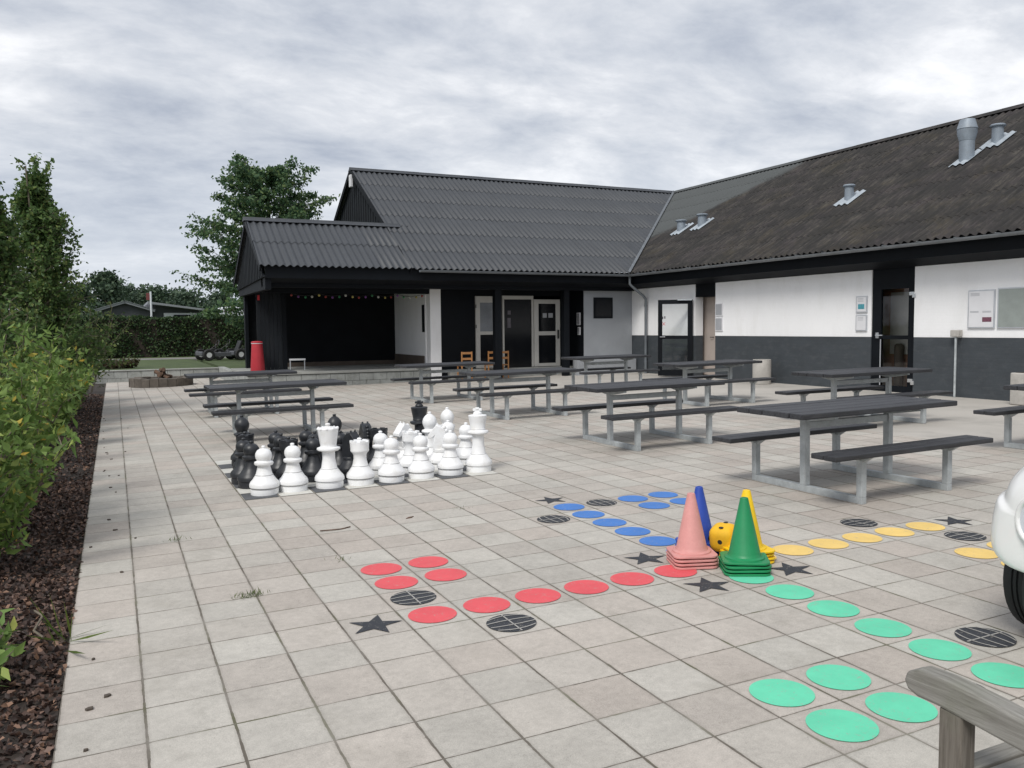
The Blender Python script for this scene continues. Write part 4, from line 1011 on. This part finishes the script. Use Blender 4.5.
for z in (.50, .86):
    y = -.525-(z-.48)*.318; b.box(.034,BL-.034,y-.02,y+.015,z-.03,z+.03)
for i in range(16):
    x = .09+i*(BL-.18)/15; b.bar((x,-.528,.51),(x,-.64,.85),.045,.016,(0,1,0))
obj('backrest', b, M['slatwood'], t, bevel=.004)

# ------------------------------------------------------------------ white car at the right edge
def make_car():
    ang = -math.pi/2
    t = thing('parked_car', (2.215,-2.445,gz(2.5)), 'small rounded white car cut off by the right edge of the courtyard', 'car', rz=ang)
    # body local: +Y forward, rear bumper at y=0, width 1.62
    st = [ # y, half width low, half width mid, half width top, z low, z mid, z top
     (0.00,.58,.64,.48,.41,.56,.80),(.015,.64,.69,.52,.40,.57,.86),(.06,.69,.745,.55,.395,.58,.92),(.15,.73,.79,.58,.39,.58,.97),(.30,.77,.822,.62,.385,.58,1.00),(.50,.79,.828,.65,.36,.58,.99),
     (1.0,.79,.81,.76,.24,.60,.96),(1.7,.79,.81,.765,.22,.60,.94),(2.4,.79,.81,.76,.22,.60,.92),(2.9,.79,.81,.74,.25,.60,.88),(3.2,.76,.79,.66,.28,.58,.80),(3.42,.66,.70,.50,.30,.54,.68),(3.55,.50,.54,.36,.32,.48,.58)]
    b = MB(); ring = []
    for y, a, m_, c, z0, z1, z2 in st:
        half = [(a*.6,z0),(a*.93,z0+.008),(a,z0+.04),(m_,z1-.08),(m_-.03,z1+(z2-z1)*.34),(m_-.045,z1+(z2-z1)*.42),(m_-.078,z1+(z2-z1)*.445),(m_-.086,z1+(z2-z1)*.50),(m_-.10,z1+(z2-z1)*.66),(c+.02,z2-.05),(c-.04,z2),(c*.5,z2+.02)]
        pts = [(x, y, z) for x, z in half]+[(0,y,z2+.025)]+[(-x, y, z) for x, z in half[::-1]]+[(0,y,z0)]
        ring.append(pts)
    n = len(ring[0])
    for r in ring: b.v += r
    for i in range(len(ring)-1):
        for j in range(n): b.f.append((i*n+j, i*n+(j+1)%n, (i+1)*n+(j+1)%n, (i+1)*n+j))
    b.f += [tuple(range(n)), tuple((len(ring)-1)*n+j for j in range(n))[::-1]]
    o = obj('body', b, M['carwhite'], t, smooth=50)
    sb = o.modifiers.new('Sub', 'SUBSURF'); sb.levels = sb.render_levels = 2
    # wheel arches cut out, then made real
    cut = MB()
    for y in (.50, 2.92):
        for s in (-1, 1): cut.tube([(s*.62,y,.29),(s*.95,y,.29)], .335, 36)
    cu = obj('cutter', cut, M['trim']); cu.parent = t
    bo = o.modifiers.new('Bool', 'BOOLEAN'); bo.operation = 'DIFFERENCE'; bo.object = cu; bo.solver = 'EXACT'
    bpy.context.view_layer.update()
    dg = bpy.context.evaluated_depsgraph_get(); me = bpy.data.meshes.new_from_object(o.evaluated_get(dg))
    o.modifiers.clear(); o.data = me; me.shade_smooth(); me.set_sharp_from_angle(angle=R(40))
    bpy.data.objects.remove(cu)
    # liner behind the arches
    for y in (.50, 2.92):
        for s in (-1, 1): obj('arch_liner', MB().tube([(s*.60,y,.30),(s*.615,y,.30)], .36, 24), M['trim'], t)
    # greenhouse
    gh = MB(); lv = [(.96,.20,3.0-.15,.66),(1.22,.38,2.35,.59),(1.42,.55,1.95,.52)]
    R_ = []
    for z, y0, y1, w_ in lv:
        R_.append([(w_*.85,y0,z),(w_,y0+.12,z),(w_,(y0+y1)/2,z),(w_*.97,y1-.2,z),(w_*.8,y1,z),(-w_*.8,y1,z),(-w_*.97,y1-.2,z),(-w_,(y0+y1)/2,z),(-w_,y0+.12,z),(-w_*.85,y0,z)])
    for r in R_: gh.v += r
    for i in range(2):
        for j in range(10): gh.f.append((i*10+j, i*10+(j+1)%10, (i+1)*10+(j+1)%10, (i+1)*10+j))
    obj('windows', gh, M['carglass'], t, smooth=50)
    rf = MB(); top = R_[2]; rf.v += [(x*1.0,y,1.415) for x,y,z in top]+[(x*.93,y*.96+.05,1.47) for x,y,z in top]
    rf.f += [(j,(j+1)%10,10+(j+1)%10,10+j) for j in range(10)]+[tuple(range(10,20))]
    ro = obj('roof', rf, M['carwhite'], t, smooth=50, bevel=.01)
    for s in (-1, 1):
        for y0, y1 in ((.30,.62),(1.25,1.2),(2.80,1.9)): obj('pillar', MB().bar((s*.665,y0,.94),(s*.525,y1,1.42),.05,.06), M['carwhite'], t, bevel=.01)
    for s in (-1, 1):
        # round lamp bezel on the rear corner
        n_ = 24; c = Vector((s*.47,.002,.665)); nv = Vector((s*.22,-.96,.02)).normalized(); u = nv.cross(Vector((0,0,1))).normalized(); w_ = u.cross(nv)
        pts = [c+nv*.014+(u*math.cos(2*math.pi*i/n_)*.085+w_*math.sin(2*math.pi*i/n_)*.10) for i in range(n_+1)]
        lb_ = obj('lamp_bezel', MB().tube(pts, .014, 8), M['carwhite'], t, smooth=50)
        dc = MB(); dc.add([c+nv*.016+(u*math.cos(2*math.pi*i/n_)*.078+w_*math.sin(2*math.pi*i/n_)*.093) for i in range(n_)], [tuple(range(n_))]); obj('lamp_lens', dc, M['housewhite'], lb_)
        for y in (.50, 2.92):
            w2 = MB(); n = 40; prof = [(.17,-.085),(.26,-.092),(.283,-.075),(.290,-.05),(.290,-.031),(.281,-.029),(.281,-.021),(.291,-.019),(.291,-.004),(.282,-.002),(.282,.006),(.291,.008),(.291,.026),(.282,.028),(.282,.036),(.290,.038),(.289,.055),(.281,.078),(.26,.092),(.17,.085)]
            xc = s*.685
            vs = [(xc+a_, y+r*math.cos(2*math.pi*j/n), .290+r*math.sin(2*math.pi*j/n)) for r, a_ in prof for j in range(n)]
            w2.add(vs, [(i*n+j, i*n+(j+1)%n, (i+1)*n+(j+1)%n, (i+1)*n+j) for i in range(len(prof)-1) for j in range(n)])
            wh = bpy.data.objects.new('wheel', None); COL.objects.link(wh); wh.parent = t
            obj('tyre', w2, M['rubber'], wh, smooth=30)
            rm = MB(); rm.tube([(xc+s*.02,y,.29),(xc+s*.035,y,.29)], .172, 28)
            for i in range(7):
                a_ = 2*math.pi*i/7; rm.bar((xc+s*.06,y,.29),(xc+s*.055,y+.165*math.cos(a_),.29+.165*math.sin(a_)),.035,.02)
            obj('rim', rm, M['alloy'], wh, smooth=40)
    pb = MB().box(-.26,.26,-.02,.02,.50,.61); obj('number_plate', pb, M['sign'], t, bevel=.004)
    gp = MB().box(-.5,.5,.03,.10,.34,.42); obj('lower_valance', gp, M['trim'], t, bevel=.02)
make_car()

# ------------------------------------------------------------------ vegetation
def branch_path(p, d, L, bend=.25, k=5, up=.0):
    pts = [Vector(p)]; d = Vector(d).normalized()
    for i in range(k):
        d = (d+Vector((random.gauss(0,bend), random.gauss(0,bend), random.gauss(0,bend)+up))*.35).normalized(); pts.append(pts[-1]+d*(L/k))
    return pts
def big_tree(loc, h, label):
    t = thing('broadleaf_tree', loc, label, 'tree')
    tr = MB(); trunk = [Vector((0,0,0)),Vector((.1,.05,h*.25)),Vector((.0,.1,h*.5)),Vector((.15,0,h*.75)),Vector((.2,.05,h*.97))]
    tr.tube(trunk, .24, 10, .04); br = MB(); P = []; Nn = []
    nb = 62
    for i in range(nb):
        f = .22+.76*i/nb; z = h*f
        a = i*2.399+random.uniform(-.3,.3)
        L = h*(.47*(1-f)**.5+.06)*random.uniform(.62,1.15)
        c = Vector((.1,.05,z))
        pts = branch_path(c, (math.cos(a), math.sin(a), .22+.6*f), L, .24, 6, -.06)
        br.tube(pts, .05*(1-f)+.018, 6, .008)
        for s in range(2, 7):
            q_ = pts[s]
            for m_ in range(3):
                d = Vector((math.cos(a)+random.gauss(0,.75), math.sin(a)+random.gauss(0,.75), random.gauss(.05,.2)))
                sp = branch_path(q_, d, L*.32*random.uniform(.5,1.1), .25, 3); br.tube(sp, .012, 4, .004)
                n = random.randint(22, 40)
                for _ in range(n):
                    u = random.random()**.7; k_ = min(2, int(u*3)); w_ = u*3-k_; base = sp[k_].lerp(sp[k_+1], w_)
                    P.append(base+Vector((random.gauss(0,.13), random.gauss(0,.13), random.gauss(0,.055))))
    obj('trunk', tr, M['bark'], t, smooth=60); obj('branches', br, M['bark'], t, smooth=60)
    leaves('crown', [tuple(p) for p in P], .155, .6, LM['tree'], t, droop=.35)
big_tree((4.25, 31.5, .3), 7.75, 'tall broadleaf tree with layered branches rising behind the porch roof')

def column_tree(loc, h, w, label, dens=1., lm='column', sz=.085):
    t = thing('hornbeam_tree', loc, label, 'tree')
    tr = MB(); tr.tube(branch_path((0,0,0),(0,0,1),h*.95,.06,7), .05, 8, .012); P = []
    n = int(105*dens)
    for i in range(n):
        f = random.random()**.8; z = h*(.05+.86*f)
        r = w*.5*((1-f)**.75+.10)*random.choice((.6,.8,1.,1.,1.25)); a = random.uniform(0,6.283)
        pts = branch_path((0,0,max(.1,z-r*.9)), (math.cos(a), math.sin(a), 1.25), r*1.5, .22, 5, .12)
        tr.tube(pts, .011, 5, .004)
        for s_ in range(2, 6):
            for m_ in range(3):
                aa = a+random.gauss(0,1.1); sp = branch_path(pts[s_], (math.cos(aa), math.sin(aa), random.gauss(.45,.4)), r*.45*random.uniform(.4,1.1)+.06, .2, 3); tr.tube(sp, .005, 4, .002)
                for _ in range(random.randint(6, 14)):
                    u = random.random()*3; k_ = min(2, int(u)); b_ = sp[k_].lerp(sp[k_+1], u-k_)
                    P.append((b_.x+random.gauss(0,.035), b_.y+random.gauss(0,.035), b_.z+random.gauss(0,.04)))
        for _ in range(24):
            u = random.random()**.8*5; k_ = min(4, int(u)); b_ = pts[k_].lerp(pts[k_+1], u-k_); P.append((b_.x+random.gauss(0,.06), b_.y+random.gauss(0,.06), b_.z+random.gauss(0,.07)))
    # wispy leaders at the top
    for i in range(7):
        pts = branch_path((random.gauss(0,.08),random.gauss(0,.08),h*.86), (random.gauss(0,.35),random.gauss(0,.35),1), h*.15, .18, 4); tr.tube(pts, .007, 4, .003)
        for _ in range(70):
            u = random.random()*4; k_ = min(3, int(u)); b_ = pts[k_].lerp(pts[k_+1], u-k_); P.append((b_.x+random.gauss(0,.035), b_.y+random.gauss(0,.035), b_.z+random.gauss(0,.05)))
    obj('stems', tr, M['twig'], t, smooth=60)
    leaves('foliage', P, sz, .62, LM[lm], t, droop=.15)
column_tree((-2.78, 14.0, 0), 4.95, 1.95, 'tall narrow hornbeam at the left, its tip above all the other shrubs', 1.7)
column_tree((-3.42, 11.6, 0), 4.5, 1.8, 'tall hornbeam cut off by the left edge of the picture', 1.2)
column_tree((-2.85, 16.6, 0), 3.0, 1.6, 'shorter dark hornbeam just right of the tallest one', .8)

def shrub(loc, h, w, stems, lm, lf, asp, label, name='leafy_shrub', per=90, group=None):
    t = thing(name, loc, label, 'shrub', group)
    tr = MB(); P = []
    for i in range(stems):
        a = random.uniform(0,6.283); r = w*.22*random.random()
        L = h*random.uniform(.62,1.05)
        pts = branch_path((r*math.cos(a), r*math.sin(a), -.02), (math.cos(a)*.38*w/h*1.5, math.sin(a)*.38*w/h*1.5, 1), L, .14, 7); tr.tube(pts, .012, 6, .004)
        for s in range(1, 8):
            for m_ in range(2):
                aa = random.uniform(0,6.283); sp = branch_path(pts[s], (math.cos(aa), math.sin(aa), .7), w*.30*random.uniform(.5,1.1)*(1.1-.5*s/8), .2, 3); tr.tube(sp, .005, 4, .002)
                for _ in range(per//12):
                    u = random.random()*3; k_ = min(2, int(u)); b_ = sp[k_].lerp(sp[k_+1], u-k_); P.append((b_.x+random.gauss(0,.02), b_.y+random.gauss(0,.02), b_.z+random.gauss(0,.025)))
        for _ in range(per//2):
            u = (.25+.75*random.random())*7; k_ = min(6, int(u)); b_ = pts[k_].lerp(pts[k_+1], u-k_); P.append((b_.x+random.gauss(0,.015), b_.y+random.gauss(0,.015), b_.z))
    obj('stems', tr, M['twig'], t, smooth=60); leaves('foliage', P, lf, asp, LM[lm], t, droop=-.25)
SH = [(-2.50,2.1,1.4,.95,14,'lowest and nearest bright green shrub, cut off by the left picture edge'),
 (-2.58,3.3,1.65,1.0,15,'bright green leafy shrub just behind the nearest low one'),
 (-2.74,4.5,1.72,.95,13,'third bright green shrub from the front of the bed'),
 (-2.66,5.9,1.25,.9,12,'fourth bright green shrub from the front of the bed'),
 (-2.80,7.4,1.4,1.0,12,'fifth bright green shrub from the front, before the hornbeams'),
 (-2.66,9.0,1.15,.9,12,'sixth bright green shrub from the front of the bed'),
 (-2.62,10.7,1.35,.9,12,'bright green shrub at the foot of the tall hornbeams'),
 (-2.52,12.5,1.1,.8,11,'small yellow-green shrub leaning towards the paving below the tallest hornbeam'),
 (-2.50,15.2,1.3,.9,12,'yellow-green shrub just beyond the tallest hornbeam'),
 (-2.60,18.2,1.3,1.0,12,'yellow-green shrub near the far end of the bed')]
for x, y, h, w_, ns_, lb in SH:
    shrub((x, y, bedz(x,y)), h, w_, ns_, 'shrub', .088 if y < 9 else .10, .40, lb, per=170 if y < 5 else 110)
for x, y, h, w_, lb in [(-3.45,4.2,2.0,1.1,'tall dark shrub in the second row behind the nearest ones'),(-3.5,6.6,2.2,1.2,'tall dark shrub in the second row, left of the fourth front shrub'),(-3.4,9.2,2.3,1.2,'tall dark shrub in the second row before the hornbeams')]:
    shrub((x, y, 0), h, w_, 10, 'column', .09, .5, lb, per=70)
shrub((-2.45,20.8,0), 2.5, 1.4, 10, 'pale', .10, .35, 'pale feathery shrub with bare branches at the far end of the bed', per=60)
shrub((-2.28,.15,bedz(-2.28,.15)), .32, .5, 5, 'shrub', .10, .35, 'small low plant in the mulch at the bottom left corner', 'low_plant', per=26)
shrub((-1.5,27.6,.34), .4, 1.5, 18, 'red', .09, .6, 'low reddish groundcover clump on the lawn before the hedge', 'low_plant', per=60)

# clipped hedge across the back
t = thing('clipped_hedge', (2, 40.5, .34), 'long dark clipped hedge along the far side of the path', 'hedge')
n = 42000; X0, X1, D, Hh = -14., 22., 1.3, 1.95
fx_ = rng.uniform(X0, X1, n); side = rng.random(n)
y_ = np.where(side < .62, -D/2+np.abs(rng.normal(0,.07,n)), rng.uniform(-D/2, D/2, n)); z_ = np.where(side < .62, rng.uniform(0,Hh,n), Hh-np.abs(rng.normal(0,.06,n)))
y_ = y_+.07*np.sin(fx_*2.1)+.05*np.sin(fx_*5.3+z_*3); z_ = z_+.05*np.sin(fx_*1.3)+.03*np.sin(fx_*4.7)
leaves('foliage', np.stack([fx_, y_, z_], 1), .13, .7, LM['hedge'], t)
obj('inner_growth', MB().box(X0, X1, -D/2+.12, D/2-.1, .0, Hh-.1), M['soil'], t)

# houses beyond the hedge
h1 = thing('bungalow', (2.0, 56, .2), 'dark bungalow with a low gable and white verge beyond the hedge', 'house')
def at56(px): return math.tan(R(25.35)+math.atan((px-512)/838))*60.37-1.56
xa, xb, xc = at56(104), at56(127.5), at56(152)
def pz56(py, X): F = (X+1.56)*.4272+60.37*.9017; return 1.6+(330.5-py)*F/838
b = MB().prism([(xa,.2),(xc,.2),(xc,pz56(310,xc)),(xb,pz56(302,xb)),(xa,pz56(309,xa))], 'Y', 56, 63); obj('wall', b, M['housedark'], h1, world=True)
obj('lower_wall', MB().box(xa+.2, xc-.05, 55.96, 55.995, .2, pz56(316,xb)), M['housegrey'], h1, world=True)
b = MB(); b.bar((xa-.4,55.7,pz56(309.5,xa)),(xb,55.7,pz56(301,xb)),.08,.16); b.bar((xb,55.7,pz56(301,xb)),(xc+.3,55.7,pz56(310,xc)),.08,.16); obj('verge', b, M['housegrey'], h1, world=True)
b = MB(); b.add([(xa-.4,55.6,pz56(308.5,xa)),(xb,55.6,pz56(300,xb)),(xb,63.4,pz56(300,xb)),(xa-.4,63.4,pz56(308.5,xa)),(xc+.3,55.6,pz56(309,xc)),(xc+.3,63.4,pz56(309,xc))], [(0,1,2,3),(1,4,5,2)]); obj('roof', b, M['housewhite'], h1, world=True)
h2 = thing('flat_roof_house', (6, 58, .2), 'dark house with a single sloping roof and a white window band beyond the hedge', 'house')
x0, x1 = at56(155), at56(214); xe = at56(221)
b = MB().prism([(x0,.2),(x1,.2),(x1,pz56(312,x1)),(x0,pz56(303,x0))], 'Y', 56.5, 64); obj('wall', b, M['housedark'], h2, world=True)
b = MB(); b.prism([(x0-.3,pz56(303,x0)),(xe,pz56(312.5,xe)),(xe,pz56(310.8,xe)),(x0-.3,pz56(300.8,x0))], 'Y', 55.6, 64.5); obj('roof', b, M['housegrey'], h2, world=True)
wd = obj('window_band', MB().box(at56(166), at56(207), 56.40, 56.49, pz56(319,x0), pz56(312.6,x1)), M['housewhite'], h2, world=True)
wd2 = MB().box(at56(176), at56(193), 56.34, 56.39, pz56(316,x0), pz56(314.5,x1)); obj('window', wd2, M['darkpane'], h2, world=True)
tt = thing('flagpole', (at56(152.8), 55, .2), 'thin white pole with a small red pennant between the two far houses', 'flagpole')
zt = pz56(291.5, at56(152.8)); obj('pole', MB().tube([(0,0,0),(0,0,zt-.2)], .06, 8), M['housewhite'], tt); obj('pennant', MB().box(-.27,-.06,-.015,.015,zt-.75,zt-.3), M['housered'], tt)
cv = thing('caravan', (at56(230), 57, .2), 'pale caravan roof showing above the hedge behind the porch corner', 'caravan')
xl, xr = at56(216), at56(250)
b = MB().prism([(xl,.5),(xr,.5),(xr,pz56(308,xr)),(xr-.6,pz56(306.5,xr)),(xl+.7,pz56(306.5,xl)),(xl,pz56(310,xl))], 'Y', 57, 59.3); obj('body', b, M['housewhite'], cv, world=True, bevel=.1)
obj('window', MB().box(xl+1, xr-1.6, 56.94, 56.99, 1.7, 2.3), M['darkpane'], cv, world=True)
b = MB()
for x in (xl+2, xl+2.9): b.tube([(x,57.3,.45),(x,57.6,.45)], .34, 16)
obj('wheel', b, M['rubber'], cv, world=True)

# trees far behind
def far_tree(px, top, w, Y, label, lm='far', nl=5200, conif=False):
    X = math.tan(R(25.35)+math.atan((px-512)/838))*(Y+4.37)-1.56; F = (X+1.56)*.4272+(Y+4.37)*.9017
    h = 1.6+(330.5-top)*F/838; w_ = w*F/838
    t = thing('distant_tree', (X, Y, 0), label, 'tree', 'trees beyond the far houses')
    tr = MB(); tr.tube([(0,0,0),(.1,0,h*.4),(0,.1,h*.8)], .22, 8, .05)
    P = []; nc = 34
    for i in range(nc):
        f = random.random(); a = random.uniform(0,6.283); rr = w_*.5*math.sqrt(random.random())*(1-.55*f)
        c = Vector((rr*math.cos(a), rr*math.sin(a), h*(.22+.72*f)*(1-.25*(rr/(w_*.5))**2))); tr.tube([(0,0,c.z*.7), tuple(c)], .05, 5, .015)
        s = w_*random.uniform(.06,.13)+.12
        for _ in range(nl//nc): P.append((c.x+random.gauss(0,s), c.y+random.gauss(0,s), min(h, c.z+random.gauss(0,s*.62))))
    obj('trunk', tr, M['bark'], t, smooth=60); leaves('crown', P, .34, .7, LM[lm], t)
for a_ in [(108,270,44,78,'distant tree with a tall uneven crown left of the far bungalow'),(128,279,46,84,'distant bushy tree directly above the bungalow gable'),
  (152,283,40,80,'distant tree behind the small flagpole'),(176,288,46,86,'distant low tree right of the flagpole, above the sloping roof'),
  (200,286,44,82,'distant tree at the foot of the tall layered tree'),(226,290,46,88,'distant tree behind the caravan roof'),(80,284,40,80,'distant tree half hidden by the hornbeams')]:
    far_tree(*a_)
far_tree(255, 300, 60, 62, 'dark bushy tree closing the gap behind the porch corner', 'tree', 6500)

# small things lying on the paving
def weed(x, y, n, h, label):
    t = thing('weed_tuft', (x, y, gz(x)), label, 'weed')
    P = np.stack([rng.normal(0,.045,n), rng.normal(0,.018,n), np.zeros(n)], 1); nn = np.tile([[0,0,1.]], (n,1))
    leaves('blades', P, h*.75, .10, LM['grass'], t, normals=nn, nb=1.5)
weed(-.88,.85,90,.055,'green weed tuft in a joint left of the black star')
weed(-1.17,2.53,30,.06,'weed tuft in a joint far left of the chess board')
weed(-.2,1.35,14,.05,'small weed in a joint below the front pawns'); weed(1.15,2.42,14,.04,'tiny weed beside the star at the end of the blue circles')
t = thing('grass_clump', (-1.86,.55,-.03), 'long thin grass blades at the edge of the mulch bed', 'grass')
n = 10; leaves('blades', np.stack([rng.normal(0,.02,n), rng.normal(0,.05,n), np.zeros(n)],1), .27, .05, LM['grass'], t, normals=np.tile([[.25,-.1,1.]],(n,1)), nb=1.6)
for i in range(26):
    y = random.uniform(-.9, 9) if i < 20 else random.uniform(9,16); x = -1.80+abs(random.gauss(0,.16))
    b = MB(); b.prism([(-.016,-.008),(.0,-.013),(.017,-.006),(.014,.009),(-.008,.012)], 'Z', 0, .009)
    s = random.uniform(.45,1.1); a = random.uniform(0,6.28)
    o = obj('bark_chip', b, M['bark']); o.location = (x, y, gz(x)); o.rotation_euler = (0,0,a); o.scale = (s,s,1)
    tag(o, 'dark bark chip fallen from the bed onto the paving edge', 'bark chip', 'bark chips scattered on the paving')
o = obj('dry_twig', MB().tube([(-.12,0,.006),(-.03,-.02,.008),(.05,-.015,.006),(.13,.02,.008)], .005, 6), M['firewood']); o.location = (-.012,2.25,gz(0)); tag(o, 'curved dry twig lying on the paving before the front pawns', 'twig')
lf = MB().prism([(-.05,0),(0,.018),(.05,.004),(0,-.016)], 'Z', 0, .006); o = obj('dry_leaf', lf, M['firewood']); o.location = (.65,2.34,gz(.65)); o.rotation_euler = (0,0,.5); tag(o, 'curled brown leaf on the paving between chess set and red circles', 'leaf')
o = obj('dry_twig', MB().tube([(-2.02,.95,.05),(-1.97,.8,.06),(-2.0,.62,.04),(-1.95,.52,.03)], .006, 6), M['twig']); tag(o, 'pale bent stick lying on the bark mulch', 'twig')

# ------------------------------------------------------------------ sky, sun, camera
SUN_AZ_DIR = Vector((-.80,-.60,0)).normalized(); SUN_EL = R(50)
world = bpy.data.worlds.new('World'); sc.world = world; world.use_nodes = True
nt = world.node_tree; nt.nodes.clear()
out = N(nt, 'ShaderNodeOutputWorld'); bg = N(nt, 'ShaderNodeBackground'); sky = N(nt, 'ShaderNodeTexSky', sky_type='NISHITA')
sky.sun_disc = False; sky.sun_elevation = SUN_EL; sky.sun_rotation = math.atan2(SUN_AZ_DIR.x, SUN_AZ_DIR.y); sky.dust_density = 2.5
nt.links.new(sky.outputs[0], bg.inputs[0]); bg.inputs[1].default_value = .10
tc = N(nt, 'ShaderNodeTexCoord'); sp = N(nt, 'ShaderNodeSeparateXYZ'); nt.links.new(tc.outputs['Generated'], sp.inputs[0])
zc = math_(nt, 'ADD', math_(nt, 'MAXIMUM', sp.outputs[2], 0.), .26)
cb = N(nt, 'ShaderNodeCombineXYZ'); nt.links.new(math_(nt, 'DIVIDE', sp.outputs[0], zc), cb.inputs[0]); nt.links.new(math_(nt, 'DIVIDE', sp.outputs[1], zc), cb.inputs[1])
mp = N(nt, 'ShaderNodeMapping'); mp.inputs['Rotation'].default_value = (0,0,R(20)); mp.inputs['Scale'].default_value = (.92,1.28,1); nt.links.new(cb.outputs[0], mp.inputs[0])
c0 = noise(nt, mp.outputs[0], .55, 3, .5, .2); c1 = noise(nt, mp.outputs[0], 1.7, 9, .58, .3); c2 = noise(nt, mp.outputs[0], 5.5, 8, .64, .25)
cf = math_(nt, 'ADD', math_(nt, 'MULTIPLY', c0, .34), math_(nt, 'ADD', math_(nt, 'MULTIPLY', c1, .46), math_(nt, 'MULTIPLY', c2, .20)))
cc = ramp(nt, step(nt, cf, .375, .63), [(0,(.31,.35,.43)),(.2,(.41,.445,.515)),(.42,(.53,.56,.615)),(.62,(.65,.67,.71)),(.8,(.80,.81,.835)),(1,(.95,.95,.955))])
# paler towards the horizon
hz = math_(nt, 'SUBTRACT', 1., math_(nt, 'DIVIDE', math_(nt, 'MAXIMUM', sp.outputs[2], 0.), .22), clamp=True)
cc = mixc(nt, math_(nt, 'MULTIPLY', hz, .68), cc, (.60,.65,.73))
bg2 = N(nt, 'ShaderNodeBackground'); nt.links.new(cc, bg2.inputs[0]); bg2.inputs[1].default_value = .95
mx = N(nt, 'ShaderNodeMixShader'); mx.inputs[0].default_value = .93
nt.links.new(bg.outputs[0], mx.inputs[1]); nt.links.new(bg2.outputs[0], mx.inputs[2]); nt.links.new(mx.outputs[0], out.inputs[0])
sd_ = bpy.data.lights.new('sun', 'SUN'); sd_.energy = 2.0; sd_.angle = R(20); sd_.color = (1, .97, .92)
so = bpy.data.objects.new('sun', sd_); COL.objects.link(so)
to_sun = SUN_AZ_DIR*math.cos(SUN_EL)+Vector((0,0,math.sin(SUN_EL)))
so.rotation_euler = to_sun.to_track_quat('Z', 'Y').to_euler(); so.location = (0,0,30)

cam = bpy.data.cameras.new('camera'); co = bpy.data.objects.new('camera', cam); COL.objects.link(co); sc.camera = co
cam.sensor_width = 36; cam.sensor_fit = 'HORIZONTAL'; cam.lens = 838/1024*36; cam.clip_start = .05; cam.clip_end = 3000
RI, UP, FW = Vector((.9034,-.4287,-.0104)), Vector((.0383,.0563,.9977)), Vector((.4272,.9017,-.0673))
co.matrix_world = Matrix(((RI.x,UP.x,-FW.x,-1.5599),(RI.y,UP.y,-FW.y,-4.369),(RI.z,UP.z,-FW.z,1.6086),(0,0,0,1)))
sc.view_settings.view_transform = 'Standard'; sc.view_settings.look = 'None'; sc.view_settings.exposure = .36; sc.view_settings.gamma = 1
sc.render.engine = 'CYCLES'; sc.cycles.max_bounces = 6
